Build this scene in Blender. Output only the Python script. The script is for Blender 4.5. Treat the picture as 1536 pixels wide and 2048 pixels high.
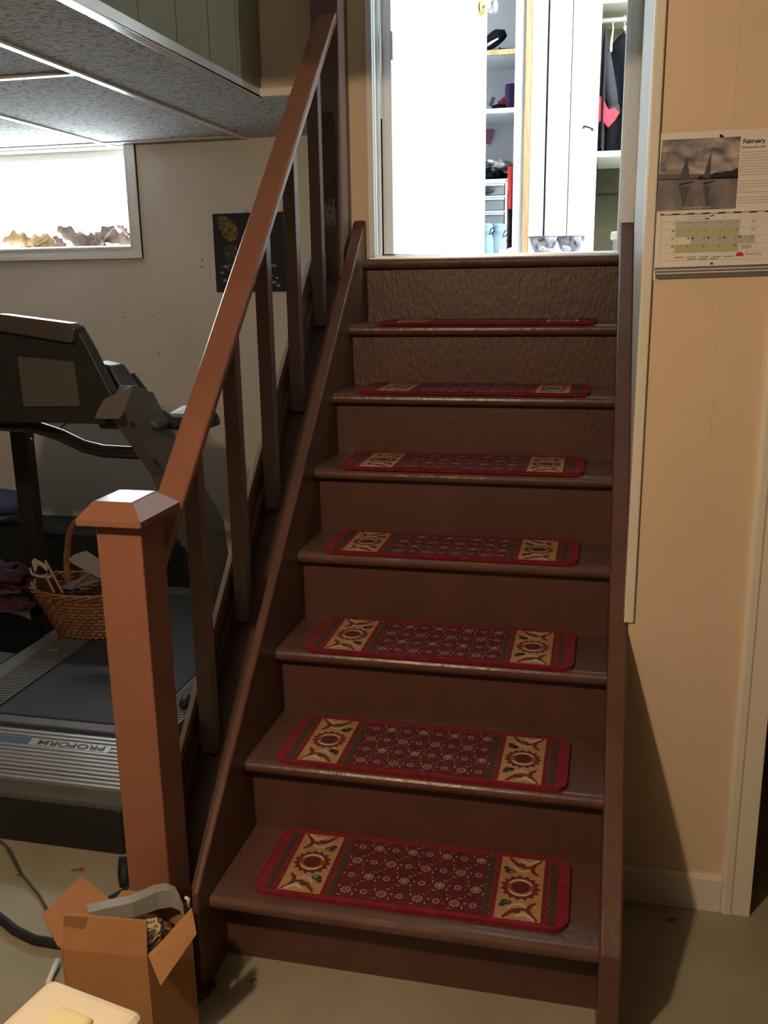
import bpy, bmesh, math, random
from mathutils import Vector, Matrix, noise
random.seed(7)
S = bpy.context.scene
COL = S.collection
R = math.radians
for o in list(bpy.data.objects):
    bpy.data.objects.remove(o)

# ------------------------------------------------------------------ camera
cam = bpy.data.cameras.new('camera')
cam.sensor_fit = 'VERTICAL'; cam.sensor_height = 24.0; cam.lens = 1852/2048*24
cam.clip_start = 0.02
camo = bpy.data.objects.new('camera', cam); COL.objects.link(camo)
yaw, pitch, roll = R(13.08), R(-14.05), R(-0.87)
fwd = Vector((-math.sin(yaw)*math.cos(pitch), math.cos(yaw)*math.cos(pitch), math.sin(pitch)))
rt = Vector((math.cos(yaw), math.sin(yaw), 0)); up = rt.cross(fwd)
r2 = rt*math.cos(roll)+up*math.sin(roll); u2 = -rt*math.sin(roll)+up*math.cos(roll)
m = Matrix((r2, u2, -fwd)).transposed().to_4x4(); m.translation = Vector((0.754, -1.589, 1.453))
camo.matrix_world = m
S.camera = camo

# ------------------------------------------------------------------ world, lights, exposure
S.view_settings.view_transform = 'Standard'; S.view_settings.look = 'None'
S.view_settings.exposure = 0.0; S.view_settings.gamma = 1.0; S.view_settings.use_curve_mapping = False
W = bpy.data.worlds.new('world'); S.world = W; W.use_nodes = True
bg = W.node_tree.nodes['Background']
bg.inputs[0].default_value = (0.80, 0.92, 1.0, 1); bg.inputs[1].default_value = 34.0

def light(name, kind, loc, power, color, **kw):
    l = bpy.data.lights.new(name, kind); l.energy = power; l.color = color
    for k, v in kw.items():
        setattr(l, k, v)
    o = bpy.data.objects.new(name, l); COL.objects.link(o); o.location = loc
    return o
bulb = light('bulb_light', 'POINT', (-0.02, -1.47, 1.985), 80, (1.0, 0.73, 0.47), shadow_soft_size=0.035)
# sky portals: basement window, plus two unseen hall windows added to brighten the hall
def portal(name, loc, rot, sx, sy):
    o = light(name, 'AREA', loc, 1, (1, 1, 1), shape='RECTANGLE', size=sx, size_y=sy)
    o.data.cycles.is_portal = True; o.rotation_euler = rot
portal('basement_window_portal', (-1.72, 2.46, 1.85), (R(90), 0, R(180)), 1.0, 0.6)
portal('added_window_portal', (1.45, 1.44, 2.85), (R(90), 0, 0), 0.94, 1.34)
portal('added_side_window_portal', (2.13, 1.78, 2.72), (0, R(90), 0), 1.6, 0.45)
bpy.data.objects['basement_window_portal'].rotation_euler = (R(-90), 0, 0)

# ------------------------------------------------------------------ materials
MATS = {}
def mat(name, col, rough=0.5, spec=0.5, metal=0.0, bump=0.0, bscale=40.0, var=0.0, vscale=6.0, col2=None,
        trans=0.0, ior=1.45, stretch=None, coat=0.0, alpha=1.0):
    if name in MATS: return MATS[name]
    M = bpy.data.materials.new(name); M.use_nodes = True; nt = M.node_tree; N = nt.nodes; L = nt.links
    b = N['Principled BSDF']
    b.inputs['Base Color'].default_value = (*col, 1); b.inputs['Roughness'].default_value = rough
    b.inputs['Metallic'].default_value = metal; b.inputs['Specular IOR Level'].default_value = spec
    b.inputs['Transmission Weight'].default_value = trans; b.inputs['IOR'].default_value = ior
    b.inputs['Coat Weight'].default_value = coat; b.inputs['Alpha'].default_value = alpha
    if bump or var:
        tc = N.new('ShaderNodeTexCoord'); mp = N.new('ShaderNodeMapping')
        if stretch: mp.inputs['Scale'].default_value = stretch
        L.new(tc.outputs['Object'], mp.inputs['Vector'])
    if var:
        n = N.new('ShaderNodeTexNoise'); n.inputs['Scale'].default_value = vscale; n.inputs['Detail'].default_value = 6
        L.new(mp.outputs[0], n.inputs['Vector'])
        cr = N.new('ShaderNodeValToRGB')
        c2 = col2 if col2 else tuple(c*(1-var) for c in col)
        cr.color_ramp.elements[0].color = (*c2, 1); cr.color_ramp.elements[1].color = (*col, 1)
        cr.color_ramp.elements[0].position = 0.35; cr.color_ramp.elements[1].position = 0.65
        L.new(n.outputs['Fac'], cr.inputs[0]); L.new(cr.outputs[0], b.inputs['Base Color'])
    if bump:
        n2 = N.new('ShaderNodeTexNoise'); n2.inputs['Scale'].default_value = bscale; n2.inputs['Detail'].default_value = 5
        L.new(mp.outputs[0], n2.inputs['Vector'])
        bp = N.new('ShaderNodeBump'); bp.inputs['Strength'].default_value = bump; bp.inputs['Distance'].default_value = 0.004
        L.new(n2.outputs['Fac'], bp.inputs['Height']); L.new(bp.outputs[0], b.inputs['Normal'])
    MATS[name] = M
    return M

choc = mat('chocolate_stair_paint', (0.120, 0.058, 0.040), 0.30, 0.5, bump=0.35, bscale=55, var=0.18, vscale=9)
chocr = mat('chocolate_riser_paint', (0.104, 0.048, 0.032), 0.40, 0.45, bump=0.5, bscale=90, var=0.15, vscale=9, stretch=(1, 1, 0.5))
rail_p = mat('reddish_brown_rail_paint', (0.25, 0.105, 0.063), 0.30, 0.5, bump=0.10, bscale=45, var=0.10, vscale=5)
bal_p = mat('dark_brown_baluster_paint', (0.150, 0.098, 0.088), 0.34, 0.5, bump=0.15, bscale=50)
cream = mat('cream_wall_paint', (0.74, 0.585, 0.42), 0.55, 0.3, bump=0.06, bscale=120, var=0.05, vscale=3)
creamy_far = mat('pale_cream_wall_paint', (0.66, 0.62, 0.55), 0.6, 0.3, bump=0.05, bscale=100, var=0.06, vscale=3)
trimw = mat('white_trim_paint', (0.78, 0.72, 0.62), 0.35, 0.5, bump=0.05, bscale=50)
white = mat('clean_white_paint', (0.86, 0.87, 0.86), 0.4, 0.4)
whitesh = mat('white_shelf_laminate', (0.80, 0.81, 0.83), 0.4, 0.4)
pine = mat('pine_wood_edge', (0.62, 0.40, 0.20), 0.5, 0.4, var=0.3, vscale=14, stretch=(6, 6, 0.6))
olive = mat('olive_closet_board', (0.14, 0.118, 0.058), 0.6, 0.3, var=0.2, vscale=8)
black_cloth = mat('black_cloth', (0.007, 0.0075, 0.010), 0.9, 0.15, bump=0.5, bscale=120)
black_pl = mat('black_plastic', (0.014, 0.014, 0.015), 0.42, 0.5)
black_rub = mat('black_rubber', (0.012, 0.012, 0.012), 0.6, 0.4)
chrome = mat('chrome', (0.7, 0.7, 0.72), 0.2, 0.5, metal=1.0)
brass = mat('brass', (0.62, 0.43, 0.17), 0.25, 0.5, metal=1.0)

def specks(name, base, dark, scale, rough=0.85, bump=0.6, lo=0.5, hi=0.62):
    M = mat(name, base, rough, 0.2); nt = M.node_tree; N = nt.nodes; L = nt.links; b = N['Principled BSDF']
    tc = N.new('ShaderNodeTexCoord'); n = N.new('ShaderNodeTexNoise'); n.inputs['Scale'].default_value = scale
    n.inputs['Detail'].default_value = 4; n.inputs['Distortion'].default_value = 0.8
    cr = N.new('ShaderNodeValToRGB'); cr.color_ramp.elements[0].position = lo; cr.color_ramp.elements[1].position = hi
    cr.color_ramp.elements[0].color = (*base, 1); cr.color_ramp.elements[1].color = (*dark, 1)
    L.new(tc.outputs['Object'], n.inputs['Vector']); L.new(n.outputs['Fac'], cr.inputs[0]); L.new(cr.outputs[0], b.inputs['Base Color'])
    bp = N.new('ShaderNodeBump'); bp.inputs['Strength'].default_value = bump; bp.inputs['Distance'].default_value = 0.006; bp.invert = True
    L.new(n.outputs['Fac'], bp.inputs['Height']); L.new(bp.outputs[0], b.inputs['Normal'])
    return M
tile_m = specks('fissured_ceiling_tile', (0.62, 0.60, 0.58), (0.30, 0.28, 0.26), 62, bump=1.0)
floor_m = mat('grey_green_painted_concrete', (0.36, 0.33, 0.245), 0.6, 0.4, bump=0.25, bscale=25, var=0.3, vscale=4, col2=(0.30, 0.27, 0.19))
# chips and rusty specks in the floor paint
def floor_chips(M):
    nt = M.node_tree; N = nt.nodes; L = nt.links; b = N['Principled BSDF']
    src = b.inputs['Base Color'].links[0].from_socket
    tc = N.new('ShaderNodeTexCoord'); n = N.new('ShaderNodeTexNoise'); n.inputs['Scale'].default_value = 17; n.inputs['Detail'].default_value = 3
    L.new(tc.outputs['Object'], n.inputs['Vector'])
    cr = N.new('ShaderNodeValToRGB'); cr.color_ramp.elements[0].position = 0.70; cr.color_ramp.elements[1].position = 0.72
    L.new(n.outputs['Fac'], cr.inputs[0])
    mx = N.new('ShaderNodeMixRGB'); mx.inputs[2].default_value = (0.16, 0.09, 0.05, 1)
    L.new(cr.outputs[0], mx.inputs[0]); L.new(src, mx.inputs[1]); L.new(mx.outputs[0], b.inputs['Base Color'])
floor_chips(floor_m)

# ------------------------------------------------------------------ mesh helpers
class MB:
    def __init__(s): s.bm = bmesh.new(); s.mi = 0
    def _f(s, vs):
        try:
            f = s.bm.faces.new(vs); f.material_index = s.mi; return f
        except ValueError: return None
    def box(s, a, b, M=None):
        x0, y0, z0 = a; x1, y1, z1 = b
        P = [(x0,y0,z0),(x1,y0,z0),(x1,y1,z0),(x0,y1,z0),(x0,y0,z1),(x1,y0,z1),(x1,y1,z1),(x0,y1,z1)]
        if M: P = [M @ Vector(p) for p in P]
        v = [s.bm.verts.new(p) for p in P]
        for q in ((0,3,2,1),(4,5,6,7),(0,1,5,4),(1,2,6,5),(2,3,7,6),(3,0,4,7)): s._f([v[i] for i in q])
        return s
    def hexa(s, P):  # 8 explicit corners, same order as box
        v = [s.bm.verts.new(p) for p in P]
        for q in ((0,3,2,1),(4,5,6,7),(0,1,5,4),(1,2,6,5),(2,3,7,6),(3,0,4,7)): s._f([v[i] for i in q])
        return s
    def prism(s, pts, axis, a, b, M=None):
        def mk(p, t):
            q = {'x': (t, p[0], p[1]), 'y': (p[0], t, p[1]), 'z': (p[0], p[1], t)}[axis]
            return M @ Vector(q) if M else q
        A = [s.bm.verts.new(mk(p, a)) for p in pts]; B = [s.bm.verts.new(mk(p, b)) for p in pts]
        n = len(pts); s._f(A[::-1]); s._f(B)
        for i in range(n): s._f([A[i], A[(i+1) % n], B[(i+1) % n], B[i]])
        return s
    def poly(s, pts):
        s._f([s.bm.verts.new(p) for p in pts]); return s
    def tube(s, pts, r, n=8, caps=True, sx=1.0, sy=1.0):
        pts = [Vector(p) for p in pts]; rings = []
        ref = Vector((0, 0, 1))
        if abs((pts[1]-pts[0]).normalized().z) > 0.95: ref = Vector((0, 1, 0))
        for i, p in enumerate(pts):
            d = (pts[min(i+1, len(pts)-1)] - pts[max(i-1, 0)]).normalized()
            a = d.cross(ref)
            if a.length < 1e-4: a = d.cross(Vector((1, 0, 0)))
            a.normalize(); b = a.cross(d)
            rr = r[i] if isinstance(r, (list, tuple)) else r
            rings.append([s.bm.verts.new(p + a*math.cos(2*math.pi*k/n)*rr*sx + b*math.sin(2*math.pi*k/n)*rr*sy) for k in range(n)])
        for i in range(len(rings)-1):
            for k in range(n): s._f([rings[i][k], rings[i][(k+1) % n], rings[i+1][(k+1) % n], rings[i+1][k]])
        if caps: s._f(rings[0][::-1]); s._f(rings[-1])
        return s
    def lathe(s, prof, M=None, n=20, caps=True):
        M = M or Matrix(); rings = []
        for r, z in prof: rings.append([s.bm.verts.new(M @ Vector((r*math.cos(2*math.pi*k/n), r*math.sin(2*math.pi*k/n), z))) for k in range(n)])
        for i in range(len(rings)-1):
            for k in range(n): s._f([rings[i][k], rings[i][(k+1) % n], rings[i+1][(k+1) % n], rings[i+1][k]])
        if caps: s._f(rings[0][::-1]); s._f(rings[-1])
        return s
    def grid(s, fn, nu, nv, closed_u=False):
        V = [[s.bm.verts.new(fn(i/(nu if closed_u else nu-1), j/(nv-1))) for j in range(nv)] for i in range(nu)]
        for i in range(nu if closed_u else nu-1):
            for j in range(nv-1): s._f([V[i][j], V[(i+1) % nu][j], V[(i+1) % nu][j+1], V[i][j+1]])
        return s
    def blob(s, c, r, amp=0.15, fr=3.0, seed=0, nu=24, nv=14, M=None):
        c = Vector(c)
        def fn(u, v):
            th = u*2*math.pi; ph = v*math.pi
            d = Vector((math.cos(th)*math.sin(ph), math.sin(th)*math.sin(ph), -math.cos(ph)))
            k = 1 + amp*noise.noise(d*fr + Vector((seed*7.3, seed, 0)))*2
            p = Vector((d.x*r[0], d.y*r[1], d.z*r[2]))*k
            return c + (M @ p if M else p)
        return s.grid(fn, nu, nv, closed_u=True)
    def build(s, name, mats, parent=None, smooth=False, bevel=0, solid=0, sub=0, **props):
        me = bpy.data.meshes.new(name)
        bmesh.ops.remove_doubles(s.bm, verts=s.bm.verts, dist=1e-6)
        bmesh.ops.recalc_face_normals(s.bm, faces=s.bm.faces)
        s.bm.to_mesh(me); s.bm.free()
        for mm in (mats if isinstance(mats, (list, tuple)) else [mats]): me.materials.append(mm)
        if smooth:
            for p in me.polygons: p.use_smooth = True
        o = bpy.data.objects.new(name, me); COL.objects.link(o)
        if parent: o.parent = parent; o.matrix_parent_inverse = parent.matrix_world.inverted() if False else Matrix.Translation(-parent.location) if parent.type == 'EMPTY' else Matrix()
        if solid:
            md = o.modifiers.new('solid', 'SOLIDIFY'); md.thickness = solid; md.offset = 0
        if bevel:
            md = o.modifiers.new('bevel', 'BEVEL'); md.width = bevel; md.segments = 3; md.limit_method = 'ANGLE'; md.angle_limit = R(40)
        if sub:
            md = o.modifiers.new('sub', 'SUBSURF'); md.levels = sub; md.render_levels = sub
        for k, v in props.items(): o[k] = v
        return o

def thing(name, label, cat, loc=(0, 0, 0), group=None):
    o = bpy.data.objects.new(name, None); COL.objects.link(o); o.location = loc; o.empty_display_size = 0.05
    o['label'] = label; o['category'] = cat
    if group: o['group'] = group
    return o
def tag(o, label, cat, group=None):
    o['label'] = label; o['category'] = cat
    if group: o['group'] = group
    return o
def struct(name, mb, mats, **kw):
    o = mb.build(name, mats, **kw); o['kind'] = 'structure'; return o
def copy_tree(o, parent=None):
    c = o.copy(); COL.objects.link(c); c.parent = parent
    for ch in list(o.children): copy_tree(ch, c)
    return c
def text(body, name, size, M, material, parent, ext=0.0002, align='LEFT', bold=0.0):
    cu = bpy.data.curves.new(name, 'FONT'); cu.body = body; cu.size = size; cu.extrude = ext; cu.align_x = align; cu.offset = bold
    o = bpy.data.objects.new(name, cu); COL.objects.link(o)
    o.data.materials.append(material)
    bpy.context.view_layer.update()
    me = bpy.data.meshes.new_from_object(o)
    bpy.data.objects.remove(o)
    me.transform(M)
    o = bpy.data.objects.new(name, me); COL.objects.link(o)
    if not me.materials: me.materials.append(material)
    if parent:
        o.parent = parent
        o.matrix_parent_inverse = Matrix.Translation(-parent.location) if parent.type == 'EMPTY' else Matrix()
    return o

# ================================================================== SETTING
CZ = 2.03          # basement ceiling
TOPZ = 3.90        # ceiling over the stairwell and hall
LZ = 1.528         # hall floor
struct('floor', MB().box((-3.4, -3.2, -0.1), (2.6, 2.4, 0.0)), floor_m)
# window wall (far left), with the window opening
WY = 2.27
wx0, wx1, wz0, wz1 = -2.15, -1.254, 1.612, 2.026
mb = MB()
mb.box((-3.4, WY, 0), (wx0, WY+0.18, CZ+0.2)); mb.box((wx1, WY, 0), (-0.12, WY+0.18, CZ+0.2))
mb.box((wx0, WY, 0), (wx1, WY+0.18, wz0)); mb.box((wx0, WY, wz1), (wx1, WY+0.18, CZ+0.2))
struct('wall_back', mb, creamy_far)
for i, gx in enumerate((-1.02, -0.615, -0.41)):      # shallow battens between the wall panels
    pass
mb = MB()
for gx in (-1.03, -0.63, -0.42, -0.9):
    mb.box((gx, WY-0.0008, 0), (gx+0.004, WY+0.001, CZ))
struct('trim_1', mb, creamy_far)
mb = MB(); random.seed(21)      # nail holes and flecks on the back wall
for (x, z, r) in ((-0.93, 1.55, 0.004), (-0.935, 1.52, 0.004), (-1.32, 1.39, 0.0025), (-1.19, 1.395, 0.0028), (-1.32, 1.31, 0.0035), (-1.18, 1.315, 0.0028), (-1.25, 1.29, 0.002), (-1.165, 1.15, 0.003), (-1.21, 1.11, 0.002), (-1.165, 1.05, 0.0025), (-1.42, 1.33, 0.002), (-1.40, 1.29, 0.002)):
    mb.poly([(x+r*math.cos(a*1.05)*(0.7+0.5*random.random()), WY-0.0006, z+1.5*r*math.sin(a*1.05)) for a in range(6)])
struct('trim_14', mb, mat('nail_hole_brown', (0.16, 0.11, 0.07), 0.8, 0.2))
# ceiling of the basement (with the stairwell opening X -0.34..0.84, Y 0.43..1.45)
FX = -0.335; RY = 0.43
mb = MB()
mb.box((-3.4, -3.2, CZ), (FX, 2.4, CZ+0.02)); mb.box((FX, -3.2, CZ), (2.6, 0.20, CZ+0.02)); mb.box((FX, 1.45, CZ), (-0.12, 2.4, CZ+0.02)); mb.box((0.842, 0.20, CZ), (2.6, RY+0.05, CZ+0.02))
struct('ceiling', mb, tile_m)
# T-bars of the drop ceiling
mb = MB()
for gx in (-0.70, -1.31, -1.92, -2.53):
    mb.box((gx-0.012, -3.2, CZ-0.006), (gx+0.012, WY, CZ+0.001))
for gy in (0.965, -0.255, 2.185, -1.475):
    for a, b in ((-3.4, -2.542), (-2.518, -1.932), (-1.908, -1.322), (-1.298, -0.712)):
        mb.box((a, gy-0.012, CZ-0.006), (b, gy+0.012, CZ+0.001))
struct('trim_2', mb, mat('metal_t_bar', (0.72, 0.73, 0.74), 0.3, 0.5, metal=0.3), bevel=0.002)
# L-trim around the stairwell edge
mb = MB()
mb.box((FX-0.03, 0.20, CZ-0.008), (FX+0.004, 1.45, CZ+0.001)); mb.box((FX+0.0, 0.20, CZ-0.008), (FX+0.004, 1.45, CZ+0.02))
struct('trim_3', mb, mat('metal_l_trim', (0.74, 0.75, 0.76), 0.28, 0.5, metal=0.3), bevel=0.0015)
struct('trim_4', MB().box((FX, 1.428, CZ-0.004), (-0.12, 1.452, CZ+0.022)), trimw, bevel=0.002)
# stairwell sides above the basement ceiling
struct('wall_left', MB().box((FX-0.1, 0.10, CZ+0.02), (FX, 1.55, TOPZ)), mat('dimmed_cream_panelling', (0.27, 0.235, 0.16), 0.55, 0.3))  # cream panelling, its dimness put into a darker olive colour
mb = MB()
for gy in (0.62, 0.83, 1.04, 1.25):
    mb.box((FX-0.001, gy, CZ+0.022), (FX+0.0008, gy+0.004, TOPZ))
struct('trim_5', mb, mat('panel_seam', (0.17, 0.145, 0.10), 0.7, 0.2))
struct('wall_above_stairs', MB().box((FX, 0.10, CZ+0.02), (0.86, 0.20, TOPZ)), cream)
struct('ceiling_stairwell', MB().box((FX-0.1, 0.1, TOPZ), (2.4, 3.3, TOPZ+0.05)), white)
# wall that holds the doorway at the head of the stairs
DY = 1.46
mb = MB()
mb.box((FX-0.1, DY, CZ+0.02), (0.012, DY+0.1, TOPZ))
mb.box((-0.115, DY, 0), (0.012, DY+0.1, CZ+0.02))
mb.box((0.812, DY, LZ), (0.842, DY+0.1, TOPZ))
mb.box((0.012, DY, 3.55), (0.812, DY+0.1, TOPZ))
mb.box((0.012, DY+0.025, 0), (0.842, DY+0.1, LZ-0.03))
struct('wall_doorway', mb, cream)
# wall to the right of the stairs facing the camera, with its dark doorway
RY = 0.43
mb = MB()
mb.box((0.842, RY, 0), (1.115, RY+0.1, CZ+0.03)); mb.box((1.115, RY, 2.02), (1.93, RY+0.1, CZ+0.03)); mb.box((1.93, RY, 0), (2.6, RY+0.1, CZ+0.03))
mb.box((0.842, RY+0.1, 0), (0.93, DY+0.1, TOPZ)); mb.box((0.842, 0.10, CZ+0.03), (0.93, RY+0.1, TOPZ))
struct('wall_right', mb, cream)
# V-grooves of the panelling on that wall
mb = MB()
mb.prism([(0.9855, RY-0.0006), (0.9875, RY-0.0006), (0.9885, RY+0.001), (0.9845, RY+0.001)], 'z', 0.085, CZ)
struct('trim_6', mb, mat('panel_groove', (0.74, 0.58, 0.40), 0.6, 0.3))
struct('baseboard_right', MB().prism([(RY-0.012, 0.0), (RY+0.001, 0.0), (RY+0.001, 0.09), (RY-0.009, 0.09), (RY-0.012, 0.082)], 'x', 0.842, 1.083), trimw)
# door casing at the far right and its jamb
mb = MB()
mb.prism([(1.083, RY+0.001), (1.083, RY-0.008), (1.092, RY-0.017), (1.105, RY-0.017), (1.109, RY-0.014), (1.148, RY-0.014), (1.150, RY-0.010), (1.150, RY+0.001)], 'z', 0.0, 2.09)
mb.box((1.118, RY+0.001, 0), (1.140, RY+0.1, 2.05))
mb.box((1.140, RY+0.04, 0), (1.150, RY+0.075, 2.05))
struct('trim_7', mb, trimw)
# dark space beyond that doorway, its darkness put into the wall colour
mb = MB()
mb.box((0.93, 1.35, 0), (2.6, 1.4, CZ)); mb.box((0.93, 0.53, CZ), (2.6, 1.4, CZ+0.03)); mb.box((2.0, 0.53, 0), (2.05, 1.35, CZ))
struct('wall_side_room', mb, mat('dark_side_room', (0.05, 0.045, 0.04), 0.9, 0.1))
# corner trim where the stairwell side wall meets the calendar wall
struct('trim_8', MB().prism([(0.832, RY-0.010), (0.853, RY-0.010), (0.853, RY+0.002), (0.846, RY+0.002), (0.844, RY+0.045), (0.832, RY+0.045)], 'z', 0.705, CZ+0.02), trimw, bevel=0.003)
struct('trim_9', MB().prism([(0.48, 0.74), (0.48, 3.9), (1.44, 3.9), (1.44, 1.66)], 'x', 0.8405, 0.8435), mat('stairwell_side_paint', (0.62, 0.60, 0.55), 0.45, 0.4))
# remaining basement walls, out of the frame; brown darkened to cut bounced light
panel = mat('low_bounce_brown', (0.10, 0.06, 0.035), 0.5, 0.4, var=0.4, vscale=5, stretch=(4, 4, 0.4))
struct('wall_left_basement', MB().box((-3.5, -3.2, 0), (-3.4, 2.45, CZ+0.03)), panel)
struct('wall_front', MB().box((-3.5, -3.3, 0), (2.7, -3.2, CZ+0.03)), panel)
struct('wall_right_basement', MB().box((2.6, -3.3, 0), (2.7, 0.6, CZ+0.03)), panel)
struct('wall_under_landing', MB().box((-0.115, DY+0.1, 0), (-0.09, WY+0.05, CZ+0.02)), cream)
struct('wall_over_basement', MB().box((FX-0.1, 1.45, CZ+0.02), (-0.12, 2.45, CZ+0.06)), cream)

# ---- window_1 (basement) : moulded casing, sash, glass
mb = MB()
def casing(mb, x0, x1, z0, z1, w, y):
    # mitred flat frame with a raised outer bead
    for (a, t, d) in ((0.0, w, 0.012), (w-0.016, w, 0.02), (0.0, 0.008, 0.016)):
        i, o_ = a, t
        X0, X1, Z0, Z1 = x0-i, x1+i, z0-i, z1+i
        A0, A1, B0, B1 = x0-o_, x1+o_, z0-o_, z1+o_
        for q in (((A0, B0), (A1, B0), (X1, Z0), (X0, Z0)), ((A1, B0), (A1, B1), (X1, Z1), (X1, Z0)), ((X0, Z1), (X1, Z1), (A1, B1), (A0, B1)), ((A0, B0), (X0, Z0), (X0, Z1), (A0, B1))):
            mb.prism(q, 'y', y-d, y+0.001)
casing(mb, wx0, wx1, wz0, wz1+0.05, 0.05, WY)
struct('window_1', mb, mat('grey_white_window_casing', (0.74, 0.75, 0.74), 0.35, 0.5))
win1 = bpy.data.objects['window_1']
mb = MB()
fy0, fy1 = WY+0.10, WY+0.14
mb.box((wx0, fy0, wz0), (wx1, fy1, wz0+0.012)); mb.box((wx0, fy0, wz1-0.03), (wx1, fy1, wz1))
mb.box((wx0, fy0, wz0), (wx0+0.03, fy1, wz1)); mb.box((wx1-0.012, fy0, wz0), (wx1, fy1, wz1))
mb.build('window_sash', white, win1)
glassm = bpy.data.materials.new('window_glass'); glassm.use_nodes = True
_n = glassm.node_tree; _n.nodes.clear()
_o = _n.nodes.new('ShaderNodeOutputMaterial'); _t = _n.nodes.new('ShaderNodeBsdfTransparent'); _g = _n.nodes.new('ShaderNodeBsdfGlossy'); _x = _n.nodes.new('ShaderNodeMixShader')
_g.inputs['Roughness'].default_value = 0.02; _x.inputs[0].default_value = 0.06
_n.links.new(_t.outputs[0], _x.inputs[1]); _n.links.new(_g.outputs[0], _x.inputs[2]); _n.links.new(_x.outputs[0], _o.inputs[0])
MB().box((wx0+0.02, WY+0.118, wz0+0.01), (wx1-0.01, WY+0.121, wz1-0.02)).build('pane', glassm, win1)

# ---- hall beyond the doorway
BYH = 2.50        # plane of the closet fronts
struct('floor_hall', MB().box((-0.09, 1.50, LZ-0.03), (2.1, 3.2, LZ)), mat('white_hall_floor', (0.74, 0.75, 0.76), 0.35, 0.4))
struct('trim_11', MB().prism([(1.445, LZ-0.012), (1.445, LZ-0.002), (1.452, LZ+0.003), (1.56, LZ+0.003), (1.56, LZ-0.012)], 'x', 0.014, 0.812), mat('metal_threshold', (0.75, 0.76, 0.78), 0.3, 0.5, metal=0.6))
mb = MB()
mb.box((-0.12, DY+0.1, LZ), (-0.09, 3.2, TOPZ)); mb.box((-0.12, 3.2, LZ), (2.1, 3.25, TOPZ))
mb.box((0.842, DY, LZ), (1.0, DY+0.1, TOPZ)); mb.box((1.9, DY, LZ), (2.1, DY+0.1, TOPZ)); mb.box((1.0, DY, LZ), (1.9, DY+0.1, 2.2)); mb.box((1.0, DY, 3.5), (1.9, DY+0.1, TOPZ))
# right end wall with an unseen window opening added for light on the door
mb.box((2.05, 1.5, LZ), (2.1, 1.58, TOPZ)); mb.box((2.05, 1.98, LZ), (2.1, 3.2, TOPZ)); mb.box((2.05, 1.58, LZ), (2.1, 1.98, 1.95)); mb.box((2.05, 1.58, 3.5), (2.1, 1.98, TOPZ))
struct('wall_hall', mb, white)
mb = MB()
for q in ((1.0, 1.04, 2.2, 3.5), (1.86, 1.9, 2.2, 3.5), (1.0, 1.9, 2.2, 2.24), (1.0, 1.9, 3.46, 3.5), (1.0, 1.9, 2.83, 2.86)): mb.box((q[0], 1.48, q[2]), (q[1], 1.53, q[3]))
struct('added_window', mb, white)  # unseen window added to light the door and closet fronts
MB().box((1.02, 1.504, 2.22), (1.88, 1.507, 3.48)).build('pane', glassm, bpy.data.objects['added_window'])
# doorway jambs, stops and casings
mb = MB()
mb.box((0.014, 1.437, LZ-0.002), (0.034, 1.50, 3.50)); mb.box((0.034, 1.452, LZ+0.003), (0.037, 1.475, 3.50)); mb.box((0.034, 1.475, LZ+0.003), (0.047, 1.495, 3.50))
mb.box((0.796, 1.452, LZ-0.002), (0.812, 1.56, 3.50)); mb.box((0.7935, 1.475, LZ+0.003), (0.797, 1.51, 3.50)); mb.box((0.803, 1.437, LZ-0.002), (0.8405, 1.4605, 3.56))
mb.box((0.014, 1.437, 3.50), (0.8405, 1.56, 3.56))
struct('trim_12', mb, mat('white_door_jamb', (0.74, 0.76, 0.74), 0.35, 0.5), bevel=0.002)

# ================================================================== STAIRS
NY = [-0.027, 0.207, 0.439, 0.640, 0.812, 1.012, 1.214, 1.415]
NZ = [0.199, 0.388, 0.567, 0.761, 0.952, 1.135, 1.320, 1.520]
stairs = thing('staircase', 'chocolate brown painted wooden stairs of eight steps climbing to the white doorway', 'stairs', (0.4, -0.03, 0))
TH = 0.031
for k in range(8):
    y, z = NY[k], NZ[k]
    yb = (NY[k+1]+0.055) if k < 7 else 1.474
    pts = [(yb, z-TH), (yb, z)]
    c = (y+TH/2, z-TH/2)
    for a in range(9):
        t = math.pi/2 + math.pi*a/8
        pts.append((c[0]+math.cos(t)*TH/2, c[1]+math.sin(t)*TH/2))
    mb = MB(); mb.prism(pts, 'x', 0.0, 0.80)
    mb.build('tread', choc, stairs)
    f = y+(0.043 if k else 0.080); zb = NZ[k-1] if k else 0.0
    MB().box((0.0, f, zb), (0.80, f+0.014, z-TH)).build('riser', chocr, stairs)
def slope(y, c, k=0.94): return k*y+c
# stringers : boards with a vertical foot; the left one widens slightly towards the top
for side in ('l', 'r'):
    y1 = 1.458 if side == 'l' else 1.452
    c = 0.312 if side == 'l' else 0.300
    pts = [(-0.082, 0.0), (0.30, 0.0), (y1, y1*0.94-0.25), (y1, slope(y1, c, 0.905)+0.012), (-0.075, slope(-0.075, c, 0.93))]
    mb = MB()
    if side == 'l':
        w = lambda y: -0.015-0.0165*(y+0.08)
        A = [mb.bm.verts.new((w(p[0]), p[0], p[1])) for p in pts]; B = [mb.bm.verts.new((0.0, p[0], p[1])) for p in pts]
        mb._f(A[::-1]); mb._f(B)
        for q in range(5): mb._f([A[q], A[(q+1) % 5], B[(q+1) % 5], B[q]])
    else:
        mb.prism(pts, 'x', 0.80, 0.841)
    mb.build('stringer', choc, stairs, bevel=0.005)
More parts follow.
